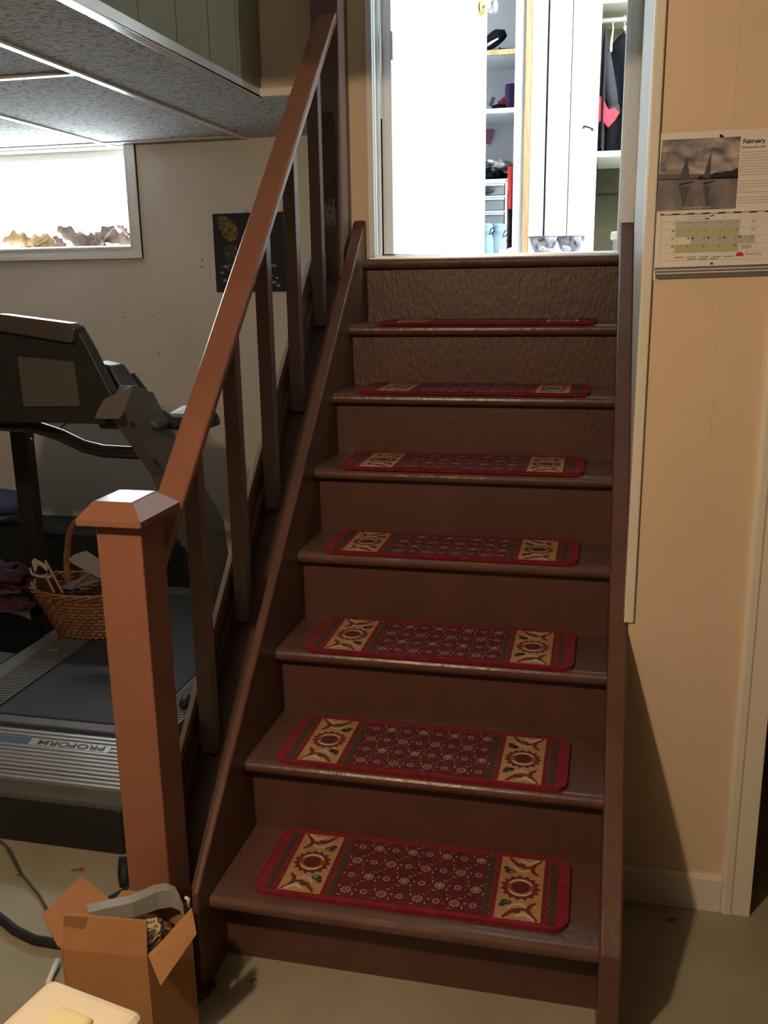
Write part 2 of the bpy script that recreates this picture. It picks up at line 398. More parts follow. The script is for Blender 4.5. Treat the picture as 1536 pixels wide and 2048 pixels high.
# board under the balusters: dark inner face, cream painted outer layer
y0, y1 = -0.003, 1.35
MB().prism([(y0, 0.0), (y1, 0.9), (y1, 0.96*y1+0.262), (y0, 0.94*y0+0.262)], 'x', -0.112, -0.1015).build('skirt_board', mat('dark_inner_skirt', (0.085, 0.045, 0.035), 0.3, 0.5, bump=0.2, bscale=40), stairs, bevel=0.0015)
MB().prism([(y0, 0.0), (y1, 0.9), (y1, 0.978*y1+0.306), (y0, 0.978*y0+0.306)], 'x', -0.120, -0.112).build('skirt_board', mat('dark_inner_skirt', (0.085, 0.045, 0.035), 0.3, 0.5), stairs)
MB().prism([(y0+0.008, 0.0), (y1, 0.9), (y1, 0.978*y1+0.307), (y0+0.008, 0.978*y0+0.307)], 'x', -0.134, -0.1202).build('outer_board', trimw, stairs)
# filler ledge between stringer and skirt
MB().prism([(y0, 0.0), (y1, 0.7), (y1, 0.94*y1+0.200), (y0, 0.94*y0+0.200)], 'x', -0.1014, -0.0165).build('skirt_filler', MATS['dark_inner_skirt'], stairs)

# ---- railing
rail = thing('stair_railing', 'reddish brown railing with square newel post and five balusters left of the stairs', 'railing', (-0.09, -0.05, 0))
NX0, NX1, NYa, NYb = -0.141, -0.050, -0.097, -0.004
newel = MB().box((NX0, NYa, 0), (NX1, NYb, 1.03)).build('newel_post', rail_p, rail, bevel=0.003)
mb = MB()
cx0, cx1, cy0, cy1 = -0.161, -0.031, -0.131, 0.034
tx0, tx1, ty0, ty1 = -0.141, -0.062, -0.098, 0.000
za, zb, zc = 1.028, 1.040, 1.068
mb.box((cx0, cy0, za), (cx1, cy1, zb))
b = [(cx0, cy0, zb), (cx1, cy0, zb), (cx1, cy1, zb), (cx0, cy1, zb)]; t = [(tx0, ty0, zc), (tx1, ty0, zc), (tx1, ty1, zc), (tx0, ty1, zc)]
for i in range(4): mb.poly([b[i], b[(i+1) % 4], t[(i+1) % 4], t[i]])
mb.poly(t)
mb.build('newel_cap', rail_p, newel, bevel=0.0025)
# handrail
rk, rc, rb = 0.955, 0.944, 0.9126
ye = 1.352
MB().prism([(NYb-0.001, rb+rk*(NYb)), (ye, rb+rk*ye), (ye, rc+rk*ye), (NYb-0.001, rc+rk*NYb)], 'x', -0.114, -0.0505).build('handrail', rail_p, rail, bevel=0.006)
for k in range(5):
    yf = 0.197+0.2445*k
    zf = 0.9365*yf+0.221
    zt = rb+rk*yf+0.002
    MB().hexa([(-0.1012, yf, zf), (-0.0665, yf, zf), (-0.0665, yf+0.035, zf), (-0.1012, yf+0.035, zf),
               (-0.1012, yf, zt), (-0.0665, yf, zt), (-0.0665, yf+0.035, zt+0.033), (-0.1012, yf+0.035, zt+0.033)]).build('baluster', bal_p, rail, bevel=0.0015)
post = MB().box((-0.134, 1.352, 1.10), (-0.048, 1.462, 2.95)).build('end_post', bal_p, rail, bevel=0.003)
# glossy paint patch on the end post
gloss_patch = MB(); random.seed(3)
pts = []
for i in range(28):
    a = 2*math.pi*i/28
    pts.append((-0.090+0.024*math.copysign(abs(math.cos(a))**0.5, math.cos(a))*(1+0.06*random.random()), 1.3513, 1.80+0.155*math.copysign(abs(math.sin(a))**0.5, math.sin(a))*(1+0.04*random.random())))
gloss_patch.poly(pts)
gloss_patch.build('paint_patch', mat('glossy_repaint', (0.085, 0.04, 0.025), 0.12, 0.7, bump=0.6, bscale=70), rail)
sc = MB()  # white strokes paint the reflection at the foot of the glossy patch
for i in range(190):
    x = -0.090+random.uniform(-0.019, 0.019); z = 1.655+random.gauss(0, 0.020); L = random.uniform(0.004, 0.014); w = 0.0012
    sc.poly([(x, 1.3508, z), (x+w, 1.3508, z), (x+w*1.5, 1.3508, z+L), (x+w*0.4, 1.3508, z+L)])
sc.build('reflection_strokes', mat('painted_reflection_white', (0.55, 0.53, 0.52), 0.5, 0.4), rail)

# ================================================================== STAIR MATS
mcol = [mat('mat_red_pile', (0.30, 0.016, 0.032), 0.95, 0.1, bump=0.9, bscale=500, var=0.3, vscale=60),
        mat('mat_maroon_pile', (0.150, 0.018, 0.022), 0.95, 0.1, bump=0.9, bscale=500, var=0.35, vscale=90),
        mat('mat_gold_pile', (0.60, 0.32, 0.14), 0.95, 0.1, bump=0.9, bscale=500, var=0.2, vscale=90),
        mat('mat_cream_pile', (0.62, 0.52, 0.40), 0.95, 0.1, bump=0.7, bscale=500),
        mat('mat_green_pile', (0.040, 0.062, 0.034), 0.95, 0.1, bump=0.7, bscale=500),
        mat('mat_mauve_pile', (0.48, 0.26, 0.30), 0.95, 0.1, bump=0.7, bscale=500),
        mat('mat_rust_pile', (0.34, 0.075, 0.035), 0.95, 0.1, bump=0.7, bscale=500),
        mat('mat_greygreen_pile', (0.42, 0.42, 0.32), 0.95, 0.1, bump=0.7, bscale=500),
        mat('mat_vine_pile', (0.15, 0.028, 0.020), 0.95, 0.1, bump=0.7, bscale=500)]
RED, MAR, GOLD, CRM, GRN, MAU, RUS, GG, VIN = range(9)
for _m in mcol:
    _b = _m.node_tree.nodes['Principled BSDF']; _b.inputs['Sheen Weight'].default_value = 0.05; _b.inputs['Sheen Roughness'].default_value = 0.4
def mat_mesh():
    mb = MB(); Lx, Ly = 0.660, 0.235; H = 0.007
    def rrect(x0, y0, x1, y1, r, n=6):
        p = []
        for cx, cy, a0 in ((x1-r, y0+r, -90), (x1-r, y1-r, 0), (x0+r, y1-r, 90), (x0+r, y0+r, 180)):
            for i in range(n+1):
                a = R(a0+90*i/n); p.append((cx+r*math.cos(a), cy+r*math.sin(a)))
        return p
    def flat(pts, z, c): mb.mi = c; mb.poly([(x, y, z) for x, y in pts])
    mb.mi = RED; mb.prism(rrect(0, 0, Lx, Ly, 0.035), 'z', 0, H)
    z1, z2, z3, z4, z5 = H+0.0003, H+0.0006, H+0.0009, H+0.0012, H+0.0015
    # bound edge
    o_, i_ = rrect(0.0, 0.0, Lx, Ly, 0.035), rrect(0.006, 0.006, Lx-0.006, Ly-0.006, 0.03)
    mb.mi = RED
    for k in range(len(o_)):
        k2 = (k+1) % len(o_)
        mb.poly([(*o_[k], H+0.0015), (*o_[k2], H+0.0015), (*i_[k2], H+0.0015), (*i_[k], H+0.0015)])
        mb.poly([(*i_[k], H+0.0015), (*i_[k2], H+0.0015), (*i_[k2], H), (*i_[k], H)])
    def rect(x0, y0, x1, y1, z, c): flat([(x0, y0), (x1, y0), (x1, y1), (x0, y1)], z, c)
    def disc(cx, cy, r, z, c, n=10, sy=1.0, a0=0): flat([(cx+r*math.cos(2*math.pi*i/n+a0), cy+sy*r*math.sin(2*math.pi*i/n+a0)) for i in range(n)], z, c)
    def star(cx, cy, ro, ri, n, z, c, sy=1.0):
        flat([(cx+(ro if i % 2 == 0 else ri)*math.cos(math.pi*i/n), cy+sy*(ro if i % 2 == 0 else ri)*math.sin(math.pi*i/n)) for i in range(2*n)], z, c)
    def arc(cx, cy, r, a0, a1, w, z, c, n=6, sy=1.0):
        mb.mi = c
        for i in range(n):
            a, b = R(a0+(a1-a0)*i/n), R(a0+(a1-a0)*(i+1)/n)
            wa = w*math.sin(math.pi*(i+0.15)/(n+0.3))**0.5; wb = w*math.sin(math.pi*(i+1.15)/(n+0.3))**0.5
            mb.poly([(cx+(r-wa/2)*math.cos(a), cy+sy*(r-wa/2)*math.sin(a), z), (cx+(r+wa/2)*math.cos(a), cy+sy*(r+wa/2)*math.sin(a), z),
                     (cx+(r+wb/2)*math.cos(b), cy+sy*(r+wb/2)*math.sin(b), z), (cx+(r-wb/2)*math.cos(b), cy+sy*(r-wb/2)*math.sin(b), z)])
    def stroke(P_, w, z, c):
        mb.mi = c; P_ = [Vector(p) for p in P_]; n = len(P_); Lf = []; Rg = []
        for i, p in enumerate(P_):
            d = (P_[min(i+1, n-1)]-P_[max(i-1, 0)]).normalized(); q = Vector((-d.y, d.x))*w*(0.35+0.65*math.sin(math.pi*(i+0.5)/n))/2
            Lf.append(p+q); Rg.append(p-q)
        for i in range(n-1): mb.poly([(*Lf[i], z), (*Lf[i+1], z), (*Rg[i+1], z), (*Rg[i], z)])
    def zig(x0, x1, c, z):
        n = 26; mb.mi = c; w = 0.0022; y = 0.014; dy = (Ly-0.028)/n
        for i in range(n):
            a, b = (x0, x1) if i % 2 == 0 else (x1, x0)
            mb.poly([(a, y, z), (a+w, y, z), (b+w, y+dy, z), (b, y+dy, z)]); y += dy
    # centre field
    rect(0.148, 0.014, 0.512, Ly-0.014, z1, MAR)
    for s in (0, 1):
        X = (lambda x: x) if s == 0 else (lambda x: Lx-x)
        def rx(a, b, y0, y1, z, c): rect(min(X(a), X(b)), y0, max(X(a), X(b)), y1, z, c)
        rx(0.026, 0.052, 0.012, Ly-0.012, z1, MAR); rx(0.029, 0.036, 0.014, Ly-0.014, z2, GRN)
        zig(min(X(0.041), X(0.049)), max(X(0.041), X(0.049)), RUS, z2)
        rx(0.055, 0.148, 0.014, Ly-0.014, z1, GOLD)
        rx(0.148, 0.152, 0.014, Ly-0.014, z2, RED); rx(0.051, 0.055, 0.014, Ly-0.014, z2, RED)
        zig(min(X(0.155), X(0.164)), max(X(0.155), X(0.164)), RUS, z2)
        rx(0.166, 0.173, 0.014, Ly-0.014, z2, GRN)
        # medallion
        cx, cy = X(0.1015), Ly/2
        star(cx, cy, 0.043, 0.035, 15, z2, VIN, 1.0); arc(cx, cy, 0.0255, 20, 160, 0.007, z3, CRM, 10); arc(cx, cy, 0.0255, 200, 340, 0.007, z3, CRM, 10)
        star(cx, cy, 0.0305, 0.0275, 12, z2+0.0001, RUS, 1.0);         star(cx, cy, 0.0195, 0.0175, 12, z5, MAR)
        sg = 1 if s == 0 else -1
        for t in (-1, 1):
            # curling vines, leaves and pale buds above and below the medallion
            stroke([(cx-sg*0.040, cy+t*0.100), (cx-sg*0.026, cy+t*0.084), (cx-sg*0.020, cy+t*0.070), (cx-sg*0.024, cy+t*0.056), (cx-sg*0.034, cy+t*0.046)], 0.010, z3, VIN)
            stroke([(cx-sg*0.021, cy+t*0.072), (cx-sg*0.006, cy+t*0.069), (cx+sg*0.010, cy+t*0.076), (cx+sg*0.022, cy+t*0.090), (cx+sg*0.030, cy+t*0.101)], 0.010, z3+0.0001, VIN)
            stroke([(cx-sg*0.016, cy+t*0.062), (cx-sg*0.002, cy+t*0.054), (cx+sg*0.012, cy+t*0.058), (cx+sg*0.020, cy+t*0.070)], 0.006, z3+0.0002, CRM)
            stroke([(cx-sg*0.034, cy+t*0.100), (cx-sg*0.020, cy+t*0.088), (cx-sg*0.010, cy+t*0.084), (cx+sg*0.004, cy+t*0.094)], 0.010, z3+0.0003, CRM)
            disc(cx+sg*0.026, cy+t*0.052, 0.012, z4, GRN, 9, 0.7); disc(cx+sg*0.034, cy+t*0.062, 0.007, z4, GRN, 8, 0.9)
            disc(cx+sg*0.004, cy+t*0.078, 0.010, z3, GRN, 9, 0.55); disc(cx+sg*0.022, cy+t*0.050, 0.004, z4, GG, 6)
    # scattered flowers
    for row in range(4):
        y = 0.040+0.0515*row
        for j in range(8):
            x = 0.198+0.0385*j
            if x > 0.478: continue
            if (j+row) % 2 == 0:
                star(x, y, 0.0125, 0.0085, 8, z2, GG); star(x, y, 0.0085, 0.0075, 8, z3, MAR); disc(x, y, 0.0068, z4, RUS, 10)
                disc(x, y, 0.0042, z5, CRM if row % 2 else RUS, 8); disc(x, y, 0.0024, H+0.0017, RUS, 6)
                for sx in (-1, 1):
                    for sy in (-1, 1): arc(x+sx*0.010, y+sy*0.011, 0.007, 45*sy if sx > 0 else 180-45*sy, 45*sy+85 if sx > 0 else 265-45*sy, 0.0026, z2, MAU if sx*sy > 0 else GG, 4)
            else:
                disc(x, y, 0.0078, z2, MAU, 10); disc(x, y, 0.0052, z3, MAR, 8); disc(x, y, 0.0026, z4, RUS, 6)
                disc(x-0.017, y+0.003, 0.0026, z2, GG, 5); disc(x+0.016, y-0.003, 0.0026, z2, RUS, 5)
            disc(x+0.019, y+0.024, 0.002, z2, MAU, 5)
    return mb
spots = [(0.080, 0.006, 0.0, 'lowest'), (0.064, 0.213, 0, 'second'), (0.066, 0.440, 0, 'third'), (0.063, 0.641, 0, 'fourth'),
         (0.068, 0.806, 0, 'fifth'), (0.072, 1.010, 0, 'sixth'), (0.085, 1.206, 0, 'seventh')]
lab = ['red floral carpet mat on the lowest step, nearest the floor', 'red floral carpet mat on the second step up from the floor',
       'red floral carpet mat on the third step up', 'red floral carpet mat on the fourth step, midway up the stairs', 'red floral carpet mat on the fifth step up, third below the doorway',
       'thin-looking red floral carpet mat on the sixth step, second from the top', 'topmost red carpet mat, seen almost edge-on below the doorway']
m0 = mat_mesh().build('stair_mat', mcol)
for k, (x, y, a, _) in enumerate(spots):
    o = m0 if k == 0 else m0.copy()
    if k: COL.objects.link(o)
    o.scale = (1, 0.89, 1) if k == 3 else (1, 1, 1)
    o.location = (x, y+0.002, NZ[k]+0.0002); o.rotation_euler = (0, 0, R([0.4, -0.2, 0.1, 0.0, 0.3, -0.2, 0.2][k]))
    tag(o, lab[k], 'stair mat', 'patterned red carpet mats on the stair treads')

# ================================================================== HALL OBJECTS
def frame_M(origin, ang):     # local x runs along the door, local y out of its right face
    d = Vector((math.sin(ang), math.cos(ang), 0)); n = Vector((math.cos(ang), -math.sin(ang), 0))
    M = Matrix((d, n, Vector((0, 0, 1)))).transposed().to_4x4(); M.translation = Vector(origin); return M
DM = frame_M((0.049, 1.499, 0), R(17.0))
door = MB().box((0.0, 0.0, LZ+0.008), (0.735, 0.036, 3.48), DM).build('door_1', white, None, bevel=0.002)
door['kind'] = 'structure'
# knob with brass rosette and faceted glass
K = DM @ Matrix.Translation((0.675, 0.036, 2.414)) @ Matrix.Rotation(R(-90), 4, 'X')
kn = MB().lathe([(0.026, 0.0), (0.027, 0.004), (0.020, 0.010), (0.011, 0.014), (0.010, 0.028)], K, 24).build('door_knob', brass, door, smooth=True)
gl = mat('clear_glass_knob', (0.95, 0.98, 1.0), 0.03, 0.5, trans=0.9, ior=1.45)
kg = MB().lathe([(0.010, 0.026), (0.016, 0.030), (0.024, 0.040), (0.027, 0.052), (0.022, 0.060), (0.010, 0.063)], K, 8).build('glass_grip', gl, kn)
hm = MB()
hm.tube([DM @ Vector((-0.003, 0.040, 2.12)), DM @ Vector((-0.003, 0.040, 2.20))], 0.0045)
hm.build('hinge', mat('painted_hinge', (0.55, 0.55, 0.54), 0.4), door)

# ---- shelving closet
sh = thing('shelf_closet', 'white built-in shelf niche seen right of the open door edge', 'shelves', (0.15, 2.5, LZ))
mb = MB(); mb.box((-0.08, 2.79, LZ), (0.40, 2.80, 3.3)).build('back_panel', whitesh, sh)
MB().box((0.376, 2.50, LZ), (0.419, 2.80, 3.3)).build('side_panel', whitesh, sh)
MB().box((-0.088, 2.50, LZ), (-0.07, 2.80, 3.3)).build('side_panel', whitesh, sh)
s1 = MB().box((-0.07, 2.512, 2.334), (0.376, 2.79, 2.350)).build('shelf', whitesh, sh)
MB().box((-0.07, 2.50, 2.332), (0.376, 2.5125, 2.351)).build('wood_edge', pine, s1)
MB().box((-0.07, 2.50, 2.112), (0.376, 2.79, 2.130)).build('shelf', whitesh, sh)
MB().box((-0.07, 2.50, 2.70), (0.376, 2.79, 2.716)).build('shelf', whitesh, sh)
tag(MB().box((0.4195, 2.485, LZ), (0.4425, 2.52, 3.3)).build('closet_trim_board', pine), 'narrow bare pine strip between the shelf niche and the folding doors', 'trim board')
# ---- folding doors
fd = thing('folding_closet_door', 'white folding closet door of tall plain panels with a small dark pull', 'closet door', (0.6, 2.5, LZ))
MB().box((0.4435, 2.490, LZ+0.01), (0.503, 2.52, 3.3)).build('door_panel', white, fd, bevel=0.003)
MB().box((0.5115, 2.490, LZ+0.01), (0.600, 2.515, 3.3)).build('door_panel', white, fd, bevel=0.003)
p3 = MB().box((0.6035, 2.490, LZ+0.01), (0.713, 2.515, 3.3)).build('door_panel', white, fd, bevel=0.003)
MB().tube([(0.658, 2.488, 2.040), (0.662, 2.468, 2.040), (0.670, 2.460, 2.036), (0.682, 2.460, 2.032), (0.690, 2.468, 2.029), (0.693, 2.488, 2.028)], [0.007, 0.004, 0.0035, 0.0035, 0.004, 0.006]).build('pull', mat('dark_bronze', (0.03, 0.025, 0.02), 0.4, 0.5, metal=0.7), p3, smooth=True)
tag(MB().box((0.5035, 2.53, LZ), (0.6025, 2.54, 3.3)).build('gap_shade_board', mat('grey_shadow_board', (0.25, 0.26, 0.22), 0.8, 0.2)), 'grey board added behind the gap of the folding closet door for its shade', 'board')  # added to stand for the shade inside the door gap
# ---- coat closet
cc = thing('coat_closet', 'open coat closet with olive interior at the right of the doorway', 'closet', (0.95, 2.5, LZ))
mb = MB(); mb.box((0.695, 3.02, LZ), (1.6, 3.04, 3.3)); mb.build('back_panel', olive, cc)
MB().box((1.58, 2.50, LZ), (1.6, 3.02, 3.3)).build('side_panel', olive, cc)
MB().box((0.695, 2.53, LZ), (0.707, 3.02, 3.3)).build('side_panel', olive, cc)
MB().box((0.714, 2.50, 1.925), (1.58, 3.02, 1.947)).build('shelf', mat('cream_shelf', (0.66, 0.64, 0.50), 0.5), cc)
MB().box((0.712, 2.94, 1.82), (1.58, 3.02, 1.925)).build('cleat', mat('olive_dark_cleat', (0.07, 0.055, 0.03), 0.6), cc)
MB().box((0.712, 2.60, 2.515), (1.58, 3.02, 2.537)).build('shelf', MATS['cream_shelf'], cc)
MB().tube([(0.712, 2.70, 2.475), (1.58, 2.70, 2.475)], 0.011, 12).build('closet_rod', white, cc, smooth=True)
# things on the top shelf of the coat closet
tag(MB().blob((0.79, 2.72, 2.569), (0.06, 0.08, 0.026), 0.2, 3, 4).build('folded_hat', mat('beige_knit', (0.45, 0.38, 0.28), 0.9), smooth=True), 'beige knitted hat on the closet shelf above the coats', 'hat')
def coat(name, x, y, w, d, zt, zb, m, label, seed, cat='coat'):
    mb = MB()
    def fn(u, v):
        th = 2*math.pi*u; z = zt+(zb-zt)*v
        k = min(1.0, 0.15+3.2*v**0.75) if v < 0.30 else 1.0+0.08*(v-0.3)
        fold = 1+0.10*math.sin(th*5+seed)*min(1, v*2)+0.06*noise.noise(Vector((th, v*4, seed)))
        return Vector((x+w*k*fold*math.cos(th), y+d*k*fold*math.sin(th), z+0.02*noise.noise(Vector((u*5, v*3, seed)))))
    mb.grid(fn, 36, 26, closed_u=True)
    o = mb.build(name, m, None, smooth=True)
    return tag(o, label, cat)
coat1 = coat('hanging_coat', 0.806, 2.77, 0.080, 0.15, 2.435, 1.957, black_cloth, 'long black coat hanging on the closet rod', 1.0)
coat2 = coat('hanging_coat', 0.7275, 2.575, 0.0105, 0.045, 2.425, 1.957, mat('dark_navy_cloth', (0.010, 0.011, 0.014), 0.9, bump=0.4, bscale=90), 'dark jacket half hidden behind the folding door edge', 2.0)
slv = MB().tube([(0.735, 2.575, 2.33), (0.744, 2.57, 2.25), (0.758, 2.568, 2.17), (0.770, 2.566, 2.115)], [0.016, 0.024, 0.026, 0.021], 14).build('sleeve', mat('charcoal_cloth', (0.022, 0.023, 0.026), 0.9, bump=0.4, bscale=90), coat2, smooth=True)
MB().tube([(0.768, 2.566, 2.125), (0.776, 2.565, 2.092)], [0.025, 0.024], 14).build('cuff', MATS['charcoal_cloth'], slv, smooth=True)
def hanger(x, label):
    t = MB(); y = 2.70
    t.tube([(x, y, 2.489), (x-0.010, y+0.001, 2.484), (x-0.004, y, 2.468), (x, y, 2.445)], 0.0022, 6)
    t.tube([(x, y-0.17, 2.40), (x, y, 2.447), (x, y+0.17, 2.40)], 0.006, 8)
    return tag(t.build('coat_hanger', mat('pale_plastic', (0.72, 0.70, 0.60), 0.4), smooth=True), label, 'hanger', 'hangers on the closet rod')
hanger(0.803, 'pale coat hanger whose hook rises from the long black coat'); 
hg = MB().tube([(0.758, 2.70, 2.487), (0.753, 2.70, 2.47), (0.757, 2.69, 2.44), (0.752, 2.66, 2.39), (0.751, 2.64, 2.345)], [0.0022, 0.0022, 0.003, 0.005, 0.0055], 8).build('coat_hanger', MATS['pale_plastic'], smooth=True)
tag(hg, 'bare pale hanger hanging between the dark jacket and the black coat', 'hanger', 'hangers on the closet rod')
# red cloth, folded so that it ends in two points
RM = [(0.705, 2.15), (0.722, 2.165), (0.742, 2.125), (0.752, 2.108), (0.772, 2.118), (0.795, 2.095), (0.780, 2.070), (0.752, 2.040), (0.735, 2.060), (0.712, 2.062), (0.705, 2.10)]
tag(MB().prism(RM, 'y', 2.538, 2.556).build('red_scarf', mat('red_fleece', (0.62, 0.035, 0.05), 0.85, bump=0.4, bscale=100), bevel=0.006), 'bright red scarf end poking out under the grey sleeve', 'scarf')
# ---- things on the shelf niche
blk = black_cloth
shoe = MB()
def shoe_mb(mb, o, L, w, h, M=None, flip=1):
    def fn(u, v):
        x = u; t = 2*math.pi*v
        prof = h*(0.42+0.58*max(0, 1-abs((x-0.2)/0.55))**0.7) if x > 0.05 else h*0.9
        wid = w*(0.75+0.35*math.sin(math.pi*min(1, x*0.95+0.05)))
        zc = prof/2
        p = Vector((flip*(x-0.5)*L, math.cos(t)*wid/2*math.sin(math.pi*min(max(x, 0.02), 0.98))**0.25, zc+math.sin(t)*zc*math.sin(math.pi*min(max(x, 0.02), 0.98))**0.3))
        p = p if not M else M @ p
        return Vector(o)+p
    mb.grid(lambda u, v: fn(u, v), 18, 16)
sm = Matrix.Rotation(R(-24), 4, 'Y')
tg = thing('black_shoe', 'black shoe with a pale sole tilted up on the upper shelf', 'shoe', (0.28, 2.58, 2.351))
mb = MB(); shoe_mb(mb, (0.262, 2.60, 2.372), 0.17, 0.075, 0.068, sm, -1); mb.build('upper', blk, tg, smooth=True)
MB().tube([(0.225, 2.575, 2.372), (0.262, 2.562, 2.388), (0.300, 2.560, 2.406)], [0.004, 0.006, 0.003], 8).build('sole', mat('pale_sole', (0.6, 0.6, 0.58), 0.6), tg, smooth=True)
tag(MB().blob((0.305, 2.68, 2.373), (0.055, 0.045, 0.014), 0.5, 14, 3, 40, 20).build('fur_mitten', mat('black_fur', (0.015, 0.014, 0.014), 1.0, bump=1.0, bscale=300), smooth=True), 'flat black furry mitten lying beside the tilted shoe', 'mitten')
tag(MB().lathe([(0.024, 0), (0.025, 0.01), (0.025, 0.10), (0.023, 0.105)], Matrix.Translation((0.352, 2.60, 2.131)), 24).build('purple_flask', mat('purple_plastic', (0.065, 0.02, 0.13), 0.4), smooth=True), 'dark purple cylinder standing at the right end of the middle shelf', 'flask')
tag(MB().prism([(0.292, 2.172), (0.312, 2.182), (0.322, 2.192), (0.338, 2.188), (0.340, 2.131), (0.305, 2.131), (0.306, 2.165)], 'y', 2.60, 2.64).build('red_hat', mat('red_plastic', (0.5, 0.03, 0.035), 0.5), bevel=0.006), 'small red hat beside the purple cylinder', 'hat')
gm = mat('grey_green_fleece', (0.20, 0.22, 0.21), 0.9, bump=0.4, bscale=100)
gv = thing('grey_glove', 'grey glove with its fingers pointing up on the middle shelf', 'glove', (0.26, 2.6, 2.131))
MB().blob((0.245, 2.60, 2.146), (0.03, 0.03, 0.016), 0.2, 5, 1).build('palm', gm, gv, smooth=True)
MB().tube([(0.243, 2.60, 2.140), (0.249, 2.60, 2.19), (0.255, 2.60, 2.222)], [0.014, 0.011, 0.008], 10).build('finger', gm, gv, smooth=True)
MB().tube([(0.262, 2.60, 2.140), (0.271, 2.60, 2.165), (0.280, 2.60, 2.190)], [0.010, 0.008, 0.008], 10).build('finger', mat('dark_grey_fleece', (0.07, 0.075, 0.08), 0.9), gv, smooth=True)
tag(MB().blob((0.308, 2.61, 2.143), (0.045, 0.04, 0.020), 0.15, 4, 6).build('dark_beanie', blk, smooth=True), 'flattened black beanie on the middle shelf', 'beanie')
tag(MB().hexa([(0.225, 2.77, 2.032), (0.247, 2.77, 2.032), (0.247, 2.788, 2.032), (0.225, 2.788, 2.032), (0.225, 2.77, 2.092), (0.262, 2.77, 2.092), (0.262, 2.788, 2.092), (0.225, 2.788, 2.092)]).build('pink_cloth', mat('dusty_pink_cloth', (0.45, 0.13, 0.26), 0.8), bevel=0.004), 'dusty pink cloth hanging at the back of the niche under the middle shelf', 'cloth')
# drawer unit
du = thing('plastic_drawer_unit', 'white and clear plastic drawer unit at the bottom of the niche', 'drawer unit', (0.22, 2.55, LZ))
wp = mat('white_plastic', (0.85, 0.86, 0.88), 0.4)
mb = MB()
for z0, z1 in ((1.838, 1.856), (1.782, 1.790), (1.722, 1.730), (1.604, 1.614), (LZ, 1.540)):
    mb.box((0.06, 2.50, z0), (0.352, 2.78, z1))
mb.box((0.344, 2.50, LZ), (0.352, 2.78, 1.856)); mb.box((0.06, 2.50, LZ), (0.068, 2.78, 1.856)); mb.box((0.068, 2.77, LZ), (0.344, 2.78, 1.856))
mb.build('shell', wp, du, bevel=0.002)
clr = mat('frosted_clear_plastic', (0.55, 0.58, 0.62), 0.35, 0.5, trans=0.55)
for z0, z1 in ((1.792, 1.836), (1.732, 1.780), (1.616, 1.720), (1.542, 1.602)):
    d = MB().box((0.070, 2.505, z0), (0.342, 2.76, z1)).build('drawer', clr, du, bevel=0.004)
    MB().box((0.072, 2.499, z1-0.006), (0.340, 2.506, z1)).build('lip', wp, d)
tag(MB().blob((0.278, 2.494, 1.812), (0.022, 0.004, 0.013), 0.3, 3, 2).build('dark_item', mat('dark_grey_rubber', (0.05, 0.05, 0.055), 0.6), smooth=True), 'small dark loop showing at the front of the top clear drawer', 'strap')
# clothes on top
def folded(name, c, r, m, label, seed, cat):
    mb = MB()
    mb.blob(c, r, 0.22, 3.2, seed, 40, 20)
    return tag(mb.build(name, m, smooth=True), label, cat)
folded('black_sweater', (0.262, 2.62, 1.880), (0.080, 0.10, 0.019), blk, 'black folded sweater on top of the plastic drawers', 3, 'sweater')
folded('grey_sweater', (0.292, 2.60, 1.918), (0.066, 0.09, 0.024), mat('grey_knit', (0.34, 0.34, 0.34), 0.95, bump=0.6, bscale=120), 'grey folded sweater lying on the black one', 5, 'sweater')
tag(MB().prism([(0.356, 1.735), (0.372, 1.735), (0.374, 1.905), (0.350, 1.905)], 'y', 2.51, 2.56).build('red_bag', MATS['red_plastic'], bevel=0.004), 'bright red bag edge squeezed beside the plastic drawers', 'bag')
# light blue boots with black cord
bb = mat('pale_blue_quilted', (0.30, 0.42, 0.52), 0.75, bump=0.3, bscale=60)
for i, (x, y, a, lb) in enumerate(((0.292, 2.26, 0, 'pale blue quilted boot with black cord, left one of the pair by the door edge'), (0.334, 2.29, 8, 'pale blue quilted boot, right one of the pair, with a black cord loop'))):
    t = thing('quilted_boot', lb, 'boot', (x, y, LZ), 'pair of pale blue boots')
    pr_ = [(0.030, 0.0), (0.036, 0.02), (0.035, 0.05), (0.030, 0.085), (0.026, 0.10), (0.031, 0.108), (0.030, 0.116), (0.026, 0.118), (0.031, 0.126), (0.028, 0.136), (0.020, 0.138)]
    MB().lathe(pr_, Matrix.Translation((x, y, LZ)) @ Matrix.Rotation(R(4*i), 4, 'Y'), 20).build('boot_shaft', bb, t, smooth=True)
    cx, cz = x+0.020+0.008*i, LZ+0.105-0.01*i
    MB().tube([(cx, y-0.033, cz-0.012), (cx+0.008, y-0.04, cz+0.012), (cx+0.022, y-0.042, cz+0.014), (cx+0.022, y-0.04, cz+0.002), (cx+0.006, y-0.036, cz-0.010)], 0.0022, 6).build('cord_loop', black_rub, t)
# shoe and flat slipper beside the boots
t = thing('buckled_shoe', 'small white shoe with a dark buckle beside the blue boots', 'shoe', (0.375, 2.25, LZ))
mb = MB(); shoe_mb(mb, (0.378, 2.24, LZ), 0.075, 0.05, 0.048, None, -1); mb.build('upper', mat('white_leather', (0.75, 0.74, 0.72), 0.5), t, smooth=True)
mb = MB(); mb.box((0.352, 2.208, LZ+0.012), (0.382, 2.214, LZ+0.040)); mb.build('buckle', chrome, t, bevel=0.002)
mb = MB(); shoe_mb(mb, (0.428, 2.20, LZ), 0.10, 0.06, 0.022, None, -1)
tag(mb.build('grey_slipper', mat('grey_felt', (0.30, 0.31, 0.32), 0.9), smooth=True), 'flat grey slipper on the hall floor before the pine strip', 'slipper')
